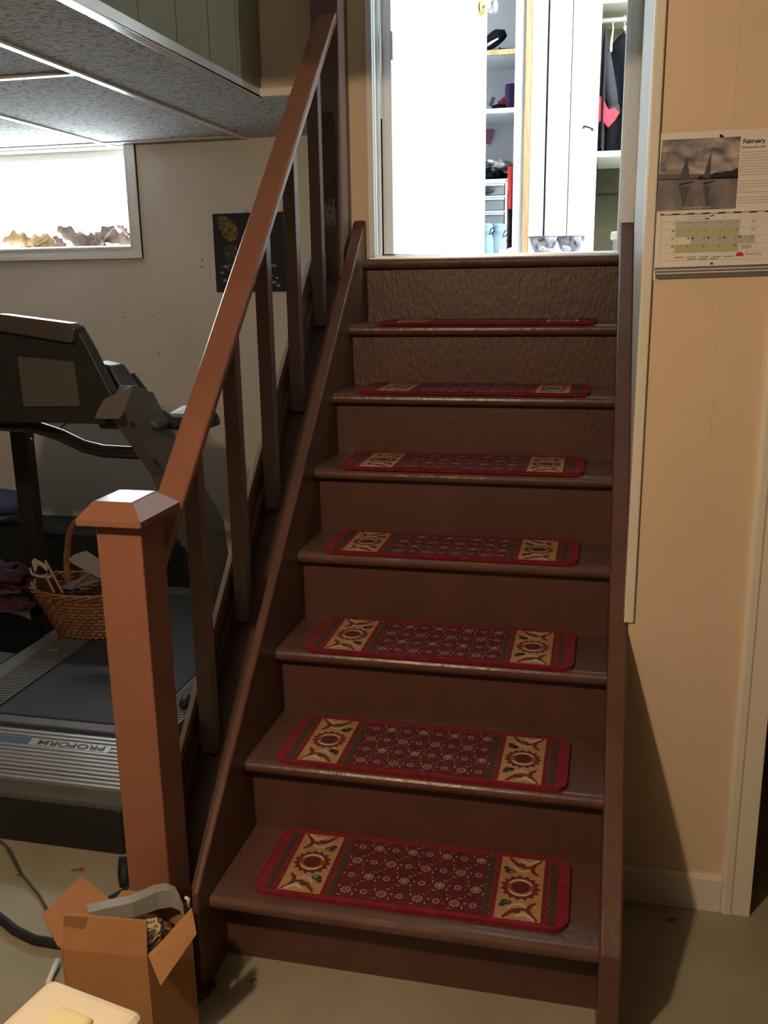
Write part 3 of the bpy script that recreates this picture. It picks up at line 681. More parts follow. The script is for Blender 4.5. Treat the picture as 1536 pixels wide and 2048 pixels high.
# patterned bowls on the hall floor just behind the threshold
bowl_m = mat('blue_white_pattern', (0.70, 0.71, 0.78), 0.5, var=1, vscale=55, col2=(0.07, 0.075, 0.12))
for x, y, s, lb in ((0.549, 1.76, 5, 'dark patterned blue and white bowl, left one of the two behind the threshold'), (0.640, 1.79, 9, 'paler patterned blue and white bowl, right one of the two behind the threshold')):
    t = thing('patterned_bowl', lb, 'bowl', (x, y, LZ), 'pair of patterned bowls on the hall floor')
    MB().lathe([(0.020, 0.0), (0.022, 0.006), (0.034, 0.022), (0.044, 0.042), (0.050, 0.060), (0.048, 0.061), (0.041, 0.042), (0.030, 0.022), (0.0, 0.012)], Matrix.Translation((x, y, LZ)) @ Matrix.Rotation(R(3), 4, 'Y'), 32, caps=False).build('bowl_body', bowl_m, t, smooth=True)
    ring = [(x+0.0495*math.cos(a*math.pi/14), y+0.0495*math.sin(a*math.pi/14), LZ+0.0605) for a in range(29)]
    MB().tube(ring, 0.0022, 6, caps=False).build('rim', mat('slate_rim', (0.20, 0.21, 0.26), 0.5), t, smooth=True)
for i, (x, y, r, z, lb) in enumerate(((0.553, 1.690, 0.012, 0.020, 'smooth small white ball before the left patterned bowl'), (0.577, 1.672, 0.018, 0.010, 'larger white ball on the floor between the two patterned bowls'), (0.632, 1.700, 0.014, 0.018, 'white crumpled tissue before the right patterned bowl'))):
    tag(MB().blob((x, y, LZ+z), (r, r*0.9, r*0.72 if z > 0.011 else 0.010), 0.12 if i < 2 else 0.4, 2.5, i).build('white_ball' if i < 2 else 'tissue', white, smooth=True), lb, 'ball' if i < 2 else 'tissue')
t = thing('plastic_tub', 'small pale plastic tub with a thick lid behind the right stringer', 'tub', (0.81, 1.72, LZ))
MB().box((0.785, 1.69, LZ+0.0005), (0.835, 1.77, LZ+0.045)).build('tub_body', clr, t, bevel=0.006)
MB().box((0.776, 1.68, LZ+0.045), (0.838, 1.78, LZ+0.070)).build('lid', mat('ivory_plastic', (0.80, 0.79, 0.70), 0.4), t, bevel=0.006)

# ================================================================== CALENDAR
cal = thing('wall_calendar', 'February wall calendar with a photo of two sailing ice boats', 'calendar', (0.96, 0.42, 1.45))
paper = mat('calendar_paper', (0.78, 0.74, 0.68), 0.5, 0.4)
cy = RY-0.002
shade_page = mat('page_shadow_grey', (0.20, 0.19, 0.18), 0.5)  # grey pages paint the shadows between the fanned sheets
for i in range(7):   # the thick stack of lower pages, fanned at the bottom
    y0_ = cy-0.0205+0.0027*i; zb_ = 1.4655-0.0030*i
    MB().hexa([(0.8555+0.0006*i, y0_, zb_), (1.085, y0_, zb_+0.004), (1.085, y0_+0.0008, zb_+0.004), (0.8555+0.0006*i, y0_+0.0008, zb_),
               (0.862, cy-0.0050+0.0004*i, 1.575), (1.085, cy-0.0050+0.0004*i, 1.578), (1.085, cy-0.0045+0.0004*i, 1.578), (0.862, cy-0.0045+0.0004*i, 1.575)]).build('page', paper if i in (1, 3) else shade_page, cal)
CYF = cy-0.012
MB().hexa([(0.8545, cy-0.024, 1.469), (1.085, cy-0.024, 1.473), (1.085, cy-0.0232, 1.473), (0.8545, cy-0.0232, 1.469),
           (0.8555, cy-0.006, 1.577), (1.085, cy-0.006, 1.580), (1.085, cy-0.0052, 1.580), (0.8555, cy-0.0052, 1.577)]).build('page', paper, cal)
MB().box((0.855, cy-0.0052, 1.578), (1.085, cy-0.0040, 1.724)).build('page', paper, cal)
MB().hexa([(0.846, cy-0.001, 1.445), (0.866, cy-0.001, 1.445), (0.866, cy, 1.445), (0.846, cy, 1.445), (0.850, cy-0.001, 1.60), (0.866, cy-0.001, 1.60), (0.866, cy, 1.60), (0.850, cy, 1.60)]).build('backing_sheet', mat('white_backing_sheet', (0.82, 0.80, 0.77), 0.6), cal)
# photograph on the upper page
def cloud_mat():
    M = bpy.data.materials.new('cloudy_sky_print'); M.use_nodes = True; nt = M.node_tree; N = nt.nodes; L = nt.links; b = N['Principled BSDF']; b.inputs['Roughness'].default_value = 0.3
    tc = N.new('ShaderNodeTexCoord'); mp = N.new('ShaderNodeMapping'); mp.inputs['Scale'].default_value = (22, 1, 42); mp.inputs['Rotation'].default_value = (0, R(-18), 0)
    n = N.new('ShaderNodeTexNoise'); n.inputs['Scale'].default_value = 1.0; n.inputs['Detail'].default_value = 7; n.inputs['Distortion'].default_value = 0.5
    cr = N.new('ShaderNodeValToRGB'); e = cr.color_ramp.elements; e[0].position = 0.36; e[1].position = 0.68
    e[0].color = (0.11, 0.12, 0.17, 1); e[1].color = (0.62, 0.52, 0.46, 1)
    L.new(tc.outputs['Object'], mp.inputs[0]); L.new(mp.outputs[0], n.inputs['Vector']); L.new(n.outputs['Fac'], cr.inputs[0]); L.new(cr.outputs[0], b.inputs['Base Color'])
    return M
sky_m = cloud_mat()
wat_m = mat('lake_ice_print', (0.30, 0.26, 0.25), 0.3, var=0.7, vscale=26, col2=(0.10, 0.095, 0.12), stretch=(1, 1, 0.5))
sail_m = mat('sail_print', (0.10, 0.095, 0.105), 0.3); tree_m = mat('tree_line_print', (0.028, 0.026, 0.03), 0.35); hill_m = mat('far_hill_print', (0.13, 0.125, 0.15), 0.35)
yp = cy-0.0055
px0, px1, pz0, pz1, hz = 0.8552, 1.0035, 1.5790, 1.7115, 1.638
ph = MB(); ph.poly([(px0, yp, hz), (px1, yp, hz), (px1, yp, pz1), (px0+0.003, yp, pz1)]); ph.mi = 1
ph.poly([(px0, yp, pz0), (px1, yp, pz0), (px1, yp, hz), (px0, yp, hz)]); ph.mi = 3
y2, y3 = yp-0.0003, yp-0.0006
hp = [(px0, hz-0.002)]+[(px0+(px1-px0)*i/20, hz+0.010-0.004*i/20) for i in range(12)]+[(px0+0.09, hz-0.002)]
ph.poly([(x, y2, z) for x, z in hp]); ph.mi = 4
random.seed(5)
tp = [(0.930, hz-0.003)]+[(0.930+0.0036*i, hz+0.002+0.00055*i+0.003*random.random()) for i in range(21)]+[(px1, hz-0.003)]
ph.poly([(min(x, px1), y3, z) for x, z in tp])
ph.poly([(px0, y3, hz-0.001), (px1, y3, hz-0.001), (px1, y3, hz+0.0004), (px0, y3, hz+0.0004)])
ph.mi = 2
for (sx, w1, w2, h) in ((0.9045, 0.011, 0.009, 0.041), (0.9500, 0.011, 0.002, 0.047)):
    y4 = yp-0.0009
    ph.poly([(sx-w1, y4, hz), (sx+w2, y4, hz-0.001), (sx+w2*0.2, y4, hz+h)])
    ph.poly([(sx-w1, y4, hz-0.014), (sx+w2, y4, hz-0.014), (sx+w2*0.1, y4, hz-0.014-h)])
    ph.mi = 4; ph.poly([(sx-w1*1.0, y4, hz-0.009), (sx+w2+0.010, y4, hz-0.005), (sx+w2+0.010, y4, hz-0.0065), (sx-w1*0.8, y4, hz-0.012)]); ph.mi = 2
ph.build('photo_print', [sky_m, wat_m, sail_m, hill_m, tree_m], cal)
ink = mat('black_ink', (0.02, 0.02, 0.02), 0.5); gink = mat('grey_ink', (0.42, 0.39, 0.36), 0.5); wink = mat('white_ink', (0.75, 0.72, 0.70), 0.5)
def wall_text(body, x, z, size, m, y=None, ext=0.0001, bold=0.0, tilt=0.012, name='lettering', zs=1.0):
    M = Matrix.Translation((x, (y if y is not None else yp-0.0004), z)) @ Matrix.Rotation(R(90), 4, 'X') @ Matrix.Rotation(tilt, 4, 'Z')
    return text(body, name, size, M, m, cal, ext, bold=bold)
wall_text('February', 1.008, 1.6985, 0.0112, ink, bold=0.00025)
wall_text('2019', 1.055, 1.6990, 0.0105, gink)
wall_text('Embrace the cold', 1.0065, 1.6895, 0.0060, mat('brown_ink', (0.20, 0.16, 0.13), 0.5), bold=0.0001)
wall_text('Ice Boats on Pigeon Lake', 0.905, 1.5815, 0.0052, wink, y=yp-0.0012)
mb = MB(); random.seed(11)
for i in range(17):
    z = 1.682-0.0052*i-(0.006 if i > 8 else 0)-(0.004 if i > 13 else 0); L = (0.020 if i == 12 else random.uniform(0.062, 0.074)); x = 1.006
    while x < 1.006+L:
        w = random.uniform(0.002, 0.006); mb.poly([(x, yp-0.0003, z), (x+w, yp-0.0003, z), (x+w, yp-0.0003, z+0.0012), (x, yp-0.0003, z+0.0012)]); x += w+0.0010
mb.build('small_print', gink, cal)
# the month grid on the lower page, which leans out towards its foot
def gp(x, z, off=0.0004):
    t = (1.577-z)/(1.577-1.469); return (x, cy-0.0066-0.018*t-off, z)
mb = MB()
def gq(x0, z0, x1, z1, mi, off=0.0004):
    mb.mi = mi; mb.poly([gp(x0, z0, off), gp(x1, z0+0.001, off), gp(x1, z1+0.001, off), gp(x0, z1, off)])
gq(0.862, 1.5700, 1.085, 1.5728, 0, 0.0006)
for i in range(7): gq(0.869+0.029*i, 1.5706, 0.884+0.029*i, 1.5722, 4, 0.0009)
cw, chh, gx0, gz0 = 0.0297, 0.0150, 0.8925, 1.5575
for r_ in range(4):
    c_ = [1, 2, 1, 2][r_]
    n0, n1 = (0, 4) if r_ != 2 else (1, 5)
    gq(gx0+cw*n0, gz0-chh*(r_+1), gx0+cw*n1, gz0-chh*r_, c_)
for i in range(8): gq(0.864+cw*i, 1.490, 0.8643+cw*i, 1.5700, 3, 0.0006)
for i in range(6): gq(0.864, gz0-chh*i, 1.085, gz0-chh*i+0.0003, 3, 0.0006)
for i in range(5): gq(0.892+0.0235*i, 1.4875, 0.910+0.0235*i, 1.4888, 5, 0.0006)
for i in range(3): gq(0.918+0.0205*i, 1.4835, 0.935+0.0205*i, 1.4848, 5, 0.0006)
for q in ((0.913, 1.5655), (0.913, 1.5605)):
    for k in range(4): gq(q[0]+0.010*k, q[1], q[0]+0.0085+0.010*k, q[1]+0.001, 3, 0.0006)
gq(0.957, 1.5652, 0.9635, 1.5672, 0, 0.0006); gq(0.947, 1.5602, 0.955, 1.5622, 0, 0.0006)
for q in ((0.924, 1.5225), (0.953, 1.523), (0.983, 1.523), (1.012, 1.5235)): gq(q[0], q[1], q[0]+0.004, q[1]+0.003, 0, 0.0006)
for k in range(3): gq(1.017, 1.5030+0.0028*k, 1.036, 1.5040+0.0028*k, 5, 0.0006)
mb.build('month_grid', [ink, mat('grey_day_cell', (0.46, 0.47, 0.45), 0.5), mat('olive_day_cell', (0.47, 0.47, 0.27), 0.5), gink, paper, mat('brown_ink', (0.2, 0.16, 0.13))], cal)
days = [[3, 4, 5, 6, 7, 8], [10, 11, 12, 13, 14, 15], [17, 18, 19, 20, 21, 22], [24, 25, 26, 27, 28]]
for r_, row in enumerate(days):
    for c_, d in enumerate(row):
        x = 0.8905+cw*c_-(0.006 if d > 9 else 0.003); z = gz0-chh*r_-0.0050
        q = gp(x, z, 0.0007); wall_text(str(d), q[0], q[2], 0.0052, MATS['brown_ink'], y=q[1], name='day_number', bold=0.00006)
q = gp(1.0255, 1.4905, 0.0007); wall_text('Rose City', q[0], q[2], 0.0075, gink, y=q[1])
mb = MB()
for a in range(7):
    th = R(-75+25*a); c0 = (1.0150, 1.4895)
    tip = (c0[0]+0.0085*math.sin(th), c0[1]+0.0078*math.cos(th)+0.0005)
    s_ = 0.0026; mid = (c0[0]+0.0050*math.sin(th), c0[1]+0.0045*math.cos(th)); nx, nz = math.cos(th)*s_, -math.sin(th)*s_
    mb.poly([gp(c0[0], c0[1], 0.0008+a*0.00002), gp(mid[0]+nx, mid[1]+nz, 0.0008+a*0.00002), gp(*tip, 0.0008+a*0.00002), gp(mid[0]-nx, mid[1]-nz, 0.0008+a*0.00002)])
mb.build('lotus_emblem', mat('lotus_red', (0.50, 0.03, 0.05), 0.5), cal)
pn = gp(0.9635, 1.4755, 0.001)
MB().lathe([(0.0022, 0), (0.0022, 0.001), (0.001, 0.002)], Matrix.Translation(pn) @ Matrix.Rotation(R(90), 4, 'X'), 10).build('hole', ink, cal)
nl = MB().tube([(0.9665, RY-0.001, 1.7120), (0.9665, RY-0.012, 1.7135)], 0.0010, 8); nl.tube([(0.9665, RY-0.012, 1.7135), (0.9665, RY-0.0130, 1.7136)], 0.003, 8)
tag(nl.build('nail', mat('dark_nail', (0.03, 0.03, 0.03), 0.4, metal=0.8)), 'small dark nail holding up the wall calendar', 'nail')

# ================================================================== PAINTING ON THE WINDOW WALL
pt = thing('dark_painting', 'unframed black painting of a golden fan shape above white blossoms', 'painting', (-0.7, 2.25, 1.57))
MB().box((-0.866, WY-0.016, 1.414), (-0.545, WY-0.001, 1.736)).build('canvas', mat('black_velvet', (0.020, 0.021, 0.024), 0.85), pt, bevel=0.002)
yq = WY-0.0165
gold = mat('ochre_brushwork', (0.24, 0.17, 0.045), 0.7, var=0.75, vscale=70, col2=(0.05, 0.035, 0.015)); ob = mat('brown_brushwork', (0.10, 0.085, 0.06), 0.7, var=0.8, vscale=60, col2=(0.02, 0.02, 0.02)); wb = mat('white_brushwork', (0.34, 0.33, 0.30), 0.7, var=0.6, vscale=70)
mb = MB()
mb.poly([(x, yq, z) for x, z in ((-0.845, 1.722), (-0.815, 1.727), (-0.785, 1.712), (-0.757, 1.680), (-0.752, 1.650), (-0.765, 1.628), (-0.795, 1.622), (-0.820, 1.640), (-0.838, 1.680))])
mb.build('golden_shape', gold, pt); mb = MB()
mb.poly([(x, yq, z) for x, z in ((-0.820, 1.600), (-0.790, 1.612), (-0.760, 1.600), (-0.752, 1.570), (-0.770, 1.545), (-0.800, 1.540), (-0.822, 1.570))])
mb.poly([(x, yq, z) for x, z in ((-0.805, 1.538), (-0.770, 1.538), (-0.762, 1.500), (-0.790, 1.490), (-0.812, 1.510))])
mb.build('brown_shape', ob, pt); mb = MB()
random.seed(9)
for (x, z, r) in ((-0.815, 1.520, 0.012), (-0.835, 1.495, 0.009), (-0.822, 1.462, 0.010), (-0.80, 1.475, 0.006), (-0.60, 1.520, 0.013), (-0.622, 1.505, 0.010), (-0.612, 1.478, 0.008), (-0.588, 1.470, 0.006), (-0.603, 1.452, 0.011), (-0.585, 1.438, 0.012), (-0.74, 1.46, 0.012), (-0.70, 1.50, 0.014), (-0.67, 1.455, 0.01)):
    mb.poly([(x+r*(0.7+0.6*random.random())*math.cos(a*0.8976), yq-0.0002, z+0.6*r*(0.7+0.6*random.random())*math.sin(a*0.8976)) for a in range(7)])
mb.build('blossoms', wb, pt)
MB().tube([(-0.716+0.006*math.cos(a*0.7), WY-0.006, 1.742+0.006*math.sin(a*0.7)) for a in range(10)], 0.0012, 6).build('hanging_ring', chrome, pt)
tag(MB().box((-0.64, WY-0.004, 1.738), (-0.566, WY-0.0008, 1.86)).build('wall_card', trimw), 'pale card on the wall just above the dark painting, behind the handrail', 'card')

# ================================================================== DRY LEAVES OUTSIDE THE WINDOW
def leaf(c, L, w, curl, rot, m, label, seed):
    mb = MB(); Mx = Matrix.Translation(c) @ Matrix.Rotation(rot[2], 4, 'Z') @ Matrix.Rotation(rot[1], 4, 'Y') @ Matrix.Rotation(rot[0], 4, 'X')
    def fn(u, v):
        x = (u-0.5)*L; wd = w*math.sin(math.pi*(0.06+0.90*u))**0.8*(1+0.22*math.sin(u*22+seed)); t = (v-0.5)*2
        y = wd*math.sin(t*curl)/max(curl, 0.1)*0.9; z = wd*(1-math.cos(t*curl))/max(curl, 0.1)+0.25*L*math.sin(u*math.pi*1.3+seed)*0.5
        return Mx @ Vector((x, y, z))
    mb.grid(fn, 22, 9)
    o = mb.build('dry_leaf', m, None, smooth=True, solid=0.0012)
    return tag(o, label, 'leaf', 'dry leaves heaped outside the basement window')
lm = [mat('tan_leaf', (0.44, 0.30, 0.15), 0.8, var=0.4, vscale=30), mat('mauve_brown_leaf', (0.30, 0.22, 0.19), 0.8, var=0.4, vscale=30), mat('pinkish_leaf', (0.50, 0.30, 0.22), 0.8, var=0.3, vscale=30)]
LV = [(-1.92, 0.17, 0.055, 1.3, (0.9, 0.1, 0.2), 0, 'broad tan dry leaf at the far left of the heap outside the window'),
      (-1.84, 0.16, 0.045, 1.7, (1.2, -0.35, -0.2), 0, 'tan curled leaf rising like a ramp, second from the left outside the window'),
      (-1.78, 0.17, 0.060, 1.4, (1.1, 0.15, 0.4), 0, 'rounded ochre leaf left of the small dark crumpled one'),
      (-1.715, 0.10, 0.045, 2.2, (1.3, 0.9, 0.3), 1, 'small dark crumpled leaf with holes near the middle of the window sill'),
      (-1.63, 0.19, 0.055, 1.6, (1.2, 0.55, 0.2), 1, 'long mauve leaf sweeping upward to the left in mid heap'),
      (-1.56, 0.20, 0.065, 1.5, (1.3, 0.2, -0.2), 1, 'wide mauve brown leaf curled like a wave in mid heap'),
      (-1.49, 0.18, 0.055, 1.8, (1.2, -0.55, 0.1), 1, 'mauve leaf with its tip pointing up to the right'),
      (-1.42, 0.16, 0.055, 1.5, (1.1, 0.2, 0.3), 1, 'curled greyish leaf behind the pink one'),
      (-1.385, 0.07, 0.030, 2.0, (1.2, 0.6, 0.5), 1, 'small dark leaf perched above the pink one'),
      (-1.355, 0.10, 0.042, 1.1, (1.3, 0.0, 0.1), 2, 'pinkish ragged leaf near the right end of the window sill'),
      (-1.295, 0.08, 0.030, 1.2, (1.0, 0.1, 0.0), 2, 'small orange-pink leaf at the right end of the window sill')]
for i, (x, L, w, cu, rot, mi, lb) in enumerate(LV):
    leaf((x, WY+0.175+0.012*(i % 2), 1.632+(0.055 if i == 8 else (0.020 if i in (1, 4, 6) else 0.006))), L, w, cu, rot, lm[mi], lb, i*1.7)
struct('trim_13', MB().box((wx0, WY+0.14, wz0-0.012), (wx1, WY+0.30, wz0+0.001)), mat('window_well_gravel', (0.45, 0.38, 0.32), 0.9, 0.2, bump=1.0, bscale=60, var=0.4, vscale=40))

# ================================================================== TREADMILL
tm = thing('treadmill', 'black and grey treadmill with ribbed front cover behind the newel post', 'treadmill', (-0.75, 0.9, 0))
dgrey = mat('dark_grey_plastic', (0.045, 0.045, 0.045), 0.5, bump=0.1, bscale=200); mgrey = mat('mid_grey_plastic', (0.085, 0.085, 0.085), 0.5)
beltm = mat('treadmill_belt', (0.020, 0.021, 0.023), 0.65, bump=0.4, bscale=300)
taup = mat('taupe_plastic', (0.10, 0.088, 0.072), 0.5)
MB().prism([(0.335, 0.0), (0.335, 0.125), (0.345, 0.135), (0.62, 0.17), (0.62, 0.02), (0.36, 0.0)], 'x', -1.22, -0.405).build('front_housing', black_pl, tm, bevel=0.008)
MB().prism([(0.338, 0.128), (0.338, 0.145), (0.40, 0.175), (0.68, 0.196), (0.68, 0.15), (0.62, 0.12)], 'x', -1.22, -0.402).build('housing_ledge', mgrey, tm, bevel=0.004)
# ribbed metal-look cover: sloped, ribs along X
alu = mat('ribbed_aluminium', (0.32, 0.31, 0.30), 0.38, 0.5, metal=0.55)
mb = MB(); ya, zaa, yb_, zbb = 0.372, 0.166, 0.565, 0.205
n = 13; pts = [(ya, zaa-0.006)]
for i in range(n):
    for f, h in ((0.0, 0.0), (0.15, 0.0045), (0.6, 0.0045), (0.75, 0.0)):
        t = (i+f)/n; pts.append((ya+(yb_-ya)*t-h*0.2, zaa+(zbb-zaa)*t+h))
pts.append((yb_, zbb)); pts.append((yb_, zbb-0.02))
mb.prism(pts, 'x', -1.20, -0.418); cov = mb.build('ribbed_cover', alu, tm)
# name plate set among the ribs, lettering upside down from this side
pl = MB(); tt = 0.735; P = lambda t, o: (ya+(yb_-ya)*t, zaa+(zbb-zaa)*t+o)
a, b = P(0.66, 0.0056), P(0.80, 0.0056)
pl.prism([a, b, (b[0], b[1]-0.003), (a[0], a[1]-0.003)], 'x', -0.86, -0.525)
npm = pl.build('name_plate', mat('silver_plate', (0.34, 0.33, 0.31), 0.35, metal=0.4), cov)
pl = MB(); a, b = P(0.665, 0.0060), P(0.795, 0.0060); pl.prism([a, b, (b[0], b[1]-0.002), (a[0], a[1]-0.002)], 'x', -0.95, -0.775)
pl.build('blue_badge', mat('blue_badge', (0.07, 0.14, 0.22), 0.25, metal=0.3), cov)
sl = math.atan2(zbb-zaa, yb_-ya); a = P(0.775, 0.0062)
TMx = Matrix.Translation((-0.540, a[0], a[1])) @ Matrix.Rotation(sl, 4, 'X') @ Matrix.Rotation(math.pi, 4, 'Z')
to = text('PROFORM', 'brand_lettering', 0.026, TMx @ Matrix.Scale(1.75, 4, (1, 0, 0)), ink, None, 0.0003, bold=0.0005); to.parent = cov
MB().box((-1.22, 0.60, 0.14), (-0.402, 0.655, 0.201)).build('roller_cover', dgrey, tm, bevel=0.01)
MB().box((-1.0, 0.655, 0.15), (-0.50, 1.78, 0.200)).build('belt', beltm, tm, bevel=0.008)
for x0, x1 in ((-0.497, -0.402), (-1.13, -1.003)):
    mb = MB(); mb.box((x0, 0.655, 0.12), (x1, 1.80, 0.202))
    k = 0.68
    while k < 1.78:
        mb.box((x0+0.008, k, 0.2015), (x1-0.008, k+0.007, 0.2045)); k += 0.016
    mb.build('foot_rail', mgrey, tm)
MB().box((-1.20, 0.655, 0.10), (-1.131, 1.80, 0.198)).build('side_trim', mat('light_grey_plastic', (0.13, 0.125, 0.118), 0.5), tm, bevel=0.004)
MB().lathe([(0.022, 0), (0.022, 0.002), (0.016, 0.003)], Matrix.Translation((-1.085, 1.13, 0.2045)), 20).build('badge', MATS['light_grey_plastic'], tm, smooth=True)
MB().box((-0.995, 1.78, 0.05), (-0.505, 1.86, 0.205)).build('end_cap', dgrey, tm, bevel=0.015)
MB().blob((-0.425, 0.80, 0.218), (0.022, 0.03, 0.020), 0.1, 2, 2).build('foot_knob', black_rub, tm, smooth=True)
# uprights leaning towards the console, cover at the right foot
up_ = MB().prism([(0.560, 1.140), (0.640, 1.195), (0.735, 1.165), (0.880, 0.995), (1.16, 0.70), (1.19, 0.55), (1.03, 0.55), (0.783, 0.918)], 'x', -0.475, -0.425)
upo = up_.build('upright', taup, tm, bevel=0.004)
MB().hexa([(-0.475, 1.02, 0.20), (-0.425, 1.02, 0.20), (-0.425, 1.26, 0.20), (-0.475, 1.26, 0.20), (-0.475, 1.03, 0.56), (-0.425, 1.03, 0.56), (-0.425, 1.19, 0.56), (-0.475, 1.19, 0.56)]).build('upright_cover', taup, upo, bevel=0.004)
for (y, z) in ((0.600, 1.098), (0.708, 0.978)):
    MB().lathe([(0.007, 0), (0.007, 0.004), (0.003, 0.006)], Matrix.Translation((-0.425, y, z)) @ Matrix.Rotation(R(90), 4, 'Y'), 12).build('bolt', mat('dark_bolt', (0.05, 0.045, 0.04), 0.35, metal=0.8), upo)
MB().hexa([(-0.500, 0.535, 1.120), (-0.424, 0.535, 1.120), (-0.424, 0.60, 1.135), (-0.500, 0.60, 1.135), (-0.490, 0.575, 1.165), (-0.424, 0.62, 1.200), (-0.424, 0.66, 1.195), (-0.490, 0.66, 1.175)]).build('upright_collar', taup, upo, bevel=0.006)
MB().box((-1.413, 1.48, 0.10), (-1.345, 1.54, 1.0)).build('upright', black_pl, tm, bevel=0.008)
MB().tube([(-1.38, 1.50, 0.93), (-1.20, 1.1, 1.07), (-1.0, 0.75, 1.09)], 0.025, 10).build('support_arm', black_pl, tm, smooth=True)
# console : arched housing, brown-black top band, recess with the window reflection painted grey
co = MB()
front = [(-1.075, 1.095), (-0.485, 1.093), (-0.470, 1.140), (-0.545, 1.300), (-0.572, 1.350), (-0.600, 1.357), (-0.78, 1.378), (-0.90, 1.378), (-0.99, 1.357), (-1.075, 1.14)]
co.prism(front, 'y', 0.62, 0.66)
coo = co.build('console', black_pl, tm, bevel=0.006)
tb = MB().prism([(-0.575, 1.306), (-0.560, 1.345), (-0.578, 1.357), (-0.78, 1.382), (-0.90, 1.382), (-0.98, 1.357), (-0.99, 1.330), (-0.78, 1.337)], 'y', 0.595, 0.645)
tb.build('top_band', mat('brown_black_plastic', (0.05, 0.042, 0.034), 0.4, bump=0.1, bscale=100), coo, bevel=0.006)
MB().prism([(-0.746, 1.138), (-0.578, 1.142), (-0.583, 1.258), (-0.748, 1.272)], 'y', 0.612, 0.619).build('console_recess', mat('panel_reflection_grey', (0.065, 0.06, 0.056), 0.35, 0.6), coo)
MB().prism([(-0.583, 1.066), (-0.40, 1.068), (-0.405, 1.087), (-0.462, 1.132), (-0.512, 1.215), (-0.528, 1.239), (-0.585, 1.250)], 'y', 0.70, 0.78).build('side_lobe', dgrey, coo, bevel=0.010)
MB().tube([(-0.90, 0.70, 1.075), (-0.80, 0.74, 1.062), (-0.73, 0.75, 1.038), (-0.66, 0.75, 1.008), (-0.60, 0.75, 0.996), (-0.52, 0.75, 0.994), (-0.44, 0.75, 0.994)], 0.0185, 14).build('crossbar', mat('gloss_black_tube', (0.012, 0.012, 0.013), 0.15, 0.6), tm, smooth=True)
MB().tube([(-0.53, 0.80, 1.20), (-0.49, 0.80, 1.145), (-0.45, 0.80, 1.095), (-0.41, 0.80, 1.072), (-0.36, 0.80, 1.070), (-0.31, 0.80, 1.075), (-0.275, 0.80, 1.088)], [0.020, 0.020, 0.019, 0.019, 0.019, 0.020, 0.020], 14).build('handlebar', black_rub, tm, smooth=True)
tag(MB().poly([(-0.445, 0.86, 1.090), (-0.36, 0.86, 1.090), (-0.36, 0.95, 1.112), (-0.445, 0.95, 1.100)]).build('paper_sheet', mat('blue_white_paper', (0.60, 0.66, 0.72), 0.6), solid=0.001), 'pale sheet of paper lying on the treadmill handle', 'paper')

# ================================================================== WICKER BASKET ON THE TREADMILL
bk = thing('wicker_basket', 'brown wicker basket with a tall hoop handle, full of papers', 'basket', (-1.06, 1.28, 0.205))
wick = mat('wicker', (0.27, 0.12, 0.045), 0.55, bump=0.3, bscale=60, var=0.35, vscale=30)
BX, BY, BZ = -1.035, 1.32, 0.206
def bpt(u, v, off=0.0):
    a = 2*math.pi*u
    ax = 0.115+0.085*v; ay = 0.085+0.045*v
    ce, se = math.cos(a), math.sin(a)
    k = (abs(ce)**3+abs(se)**3)**(-1/3)
    return Vector((BX+(ax+off)*ce*k, BY+(ay+off)*se*k, BZ+0.165*v+0.018*v*(abs(ce)**2)))
mb = MB(); NR, NS = 12, 34
for r_ in range(NR):
    v = (r_+0.5)/NR
    pts = []
    for i in range(NS*2+1):
        u = i/(NS*2); w = 0.0055*math.sin(math.pi*i/2+math.pi*(r_ % 2)+0.0) if True else 0
        pts.append(bpt(u, v, 0.0055*math.cos(math.pi*i+math.pi*(r_ % 2))))
    mb.tube(pts, 0.0062, 6, caps=False)
mb.build('weave', wick, bk, smooth=True)
mb = MB()
for i in range(NS): mb.tube([bpt(i/NS, 0), bpt(i/NS, 0.5), bpt(i/NS, 1.0)], 0.0032, 5)
mb.build('stakes', wick, bk, smooth=True)
mb = MB()
for k in range(3):
    mb.tube([bpt(i/90, 1.0, 0.003+0.007*math.cos(i*0.55+k*2.09))+Vector((0, 0, 0.006+0.007*math.sin(i*0.55+k*2.09))) for i in range(91)], 0.0052, 6, caps=False)
mb.build('rim', wick, bk, smooth=True)
MB().prism([(BX+0.112*math.cos(i*0.3142), BY+0.085*math.sin(i*0.3142)) for i in range(20)], 'z', BZ-0.001, BZ+0.006).build('bottom', wick, bk)
mb = MB()
for k in range(5):
    pts = []
    for i in range(31):
        t = i/30; a = math.pi*t
        p = Vector((BX-0.035-0.02*math.cos(a)+0.0, BY-0.0, BZ)) if False else Vector((BX+0.045-0.115*math.cos(a), BY-0.06+0.03*math.cos(a), BZ+0.165+0.285*math.sin(a)**0.8))
        tw = a*3+k*1.257; pts.append(p+Vector((0.007*math.cos(tw), 0.007*math.sin(tw), 0.0)))
    mb.tube(pts, 0.0055, 6)
mb.build('handle', wick, bk, smooth=True)
gpap = mat('grey_card', (0.26, 0.27, 0.28), 0.5); 
def sheet(name, pts, m, label, cat, th=0.0015, group=None): return tag(MB().poly(pts).build(name, m, solid=th), label, cat, group)
sheet('grey_card', [(-1.033, 1.2, 0.519), (-1.01, 1.2, 0.537), (-0.964, 1.2, 0.552), (-0.916, 1.2, 0.525), (-0.86, 1.2, 0.44), (-0.91, 1.2, 0.449), (-1.025, 1.2, 0.506)], gpap, 'large grey card sticking out at the right of the wicker basket', 'card', 0.003)
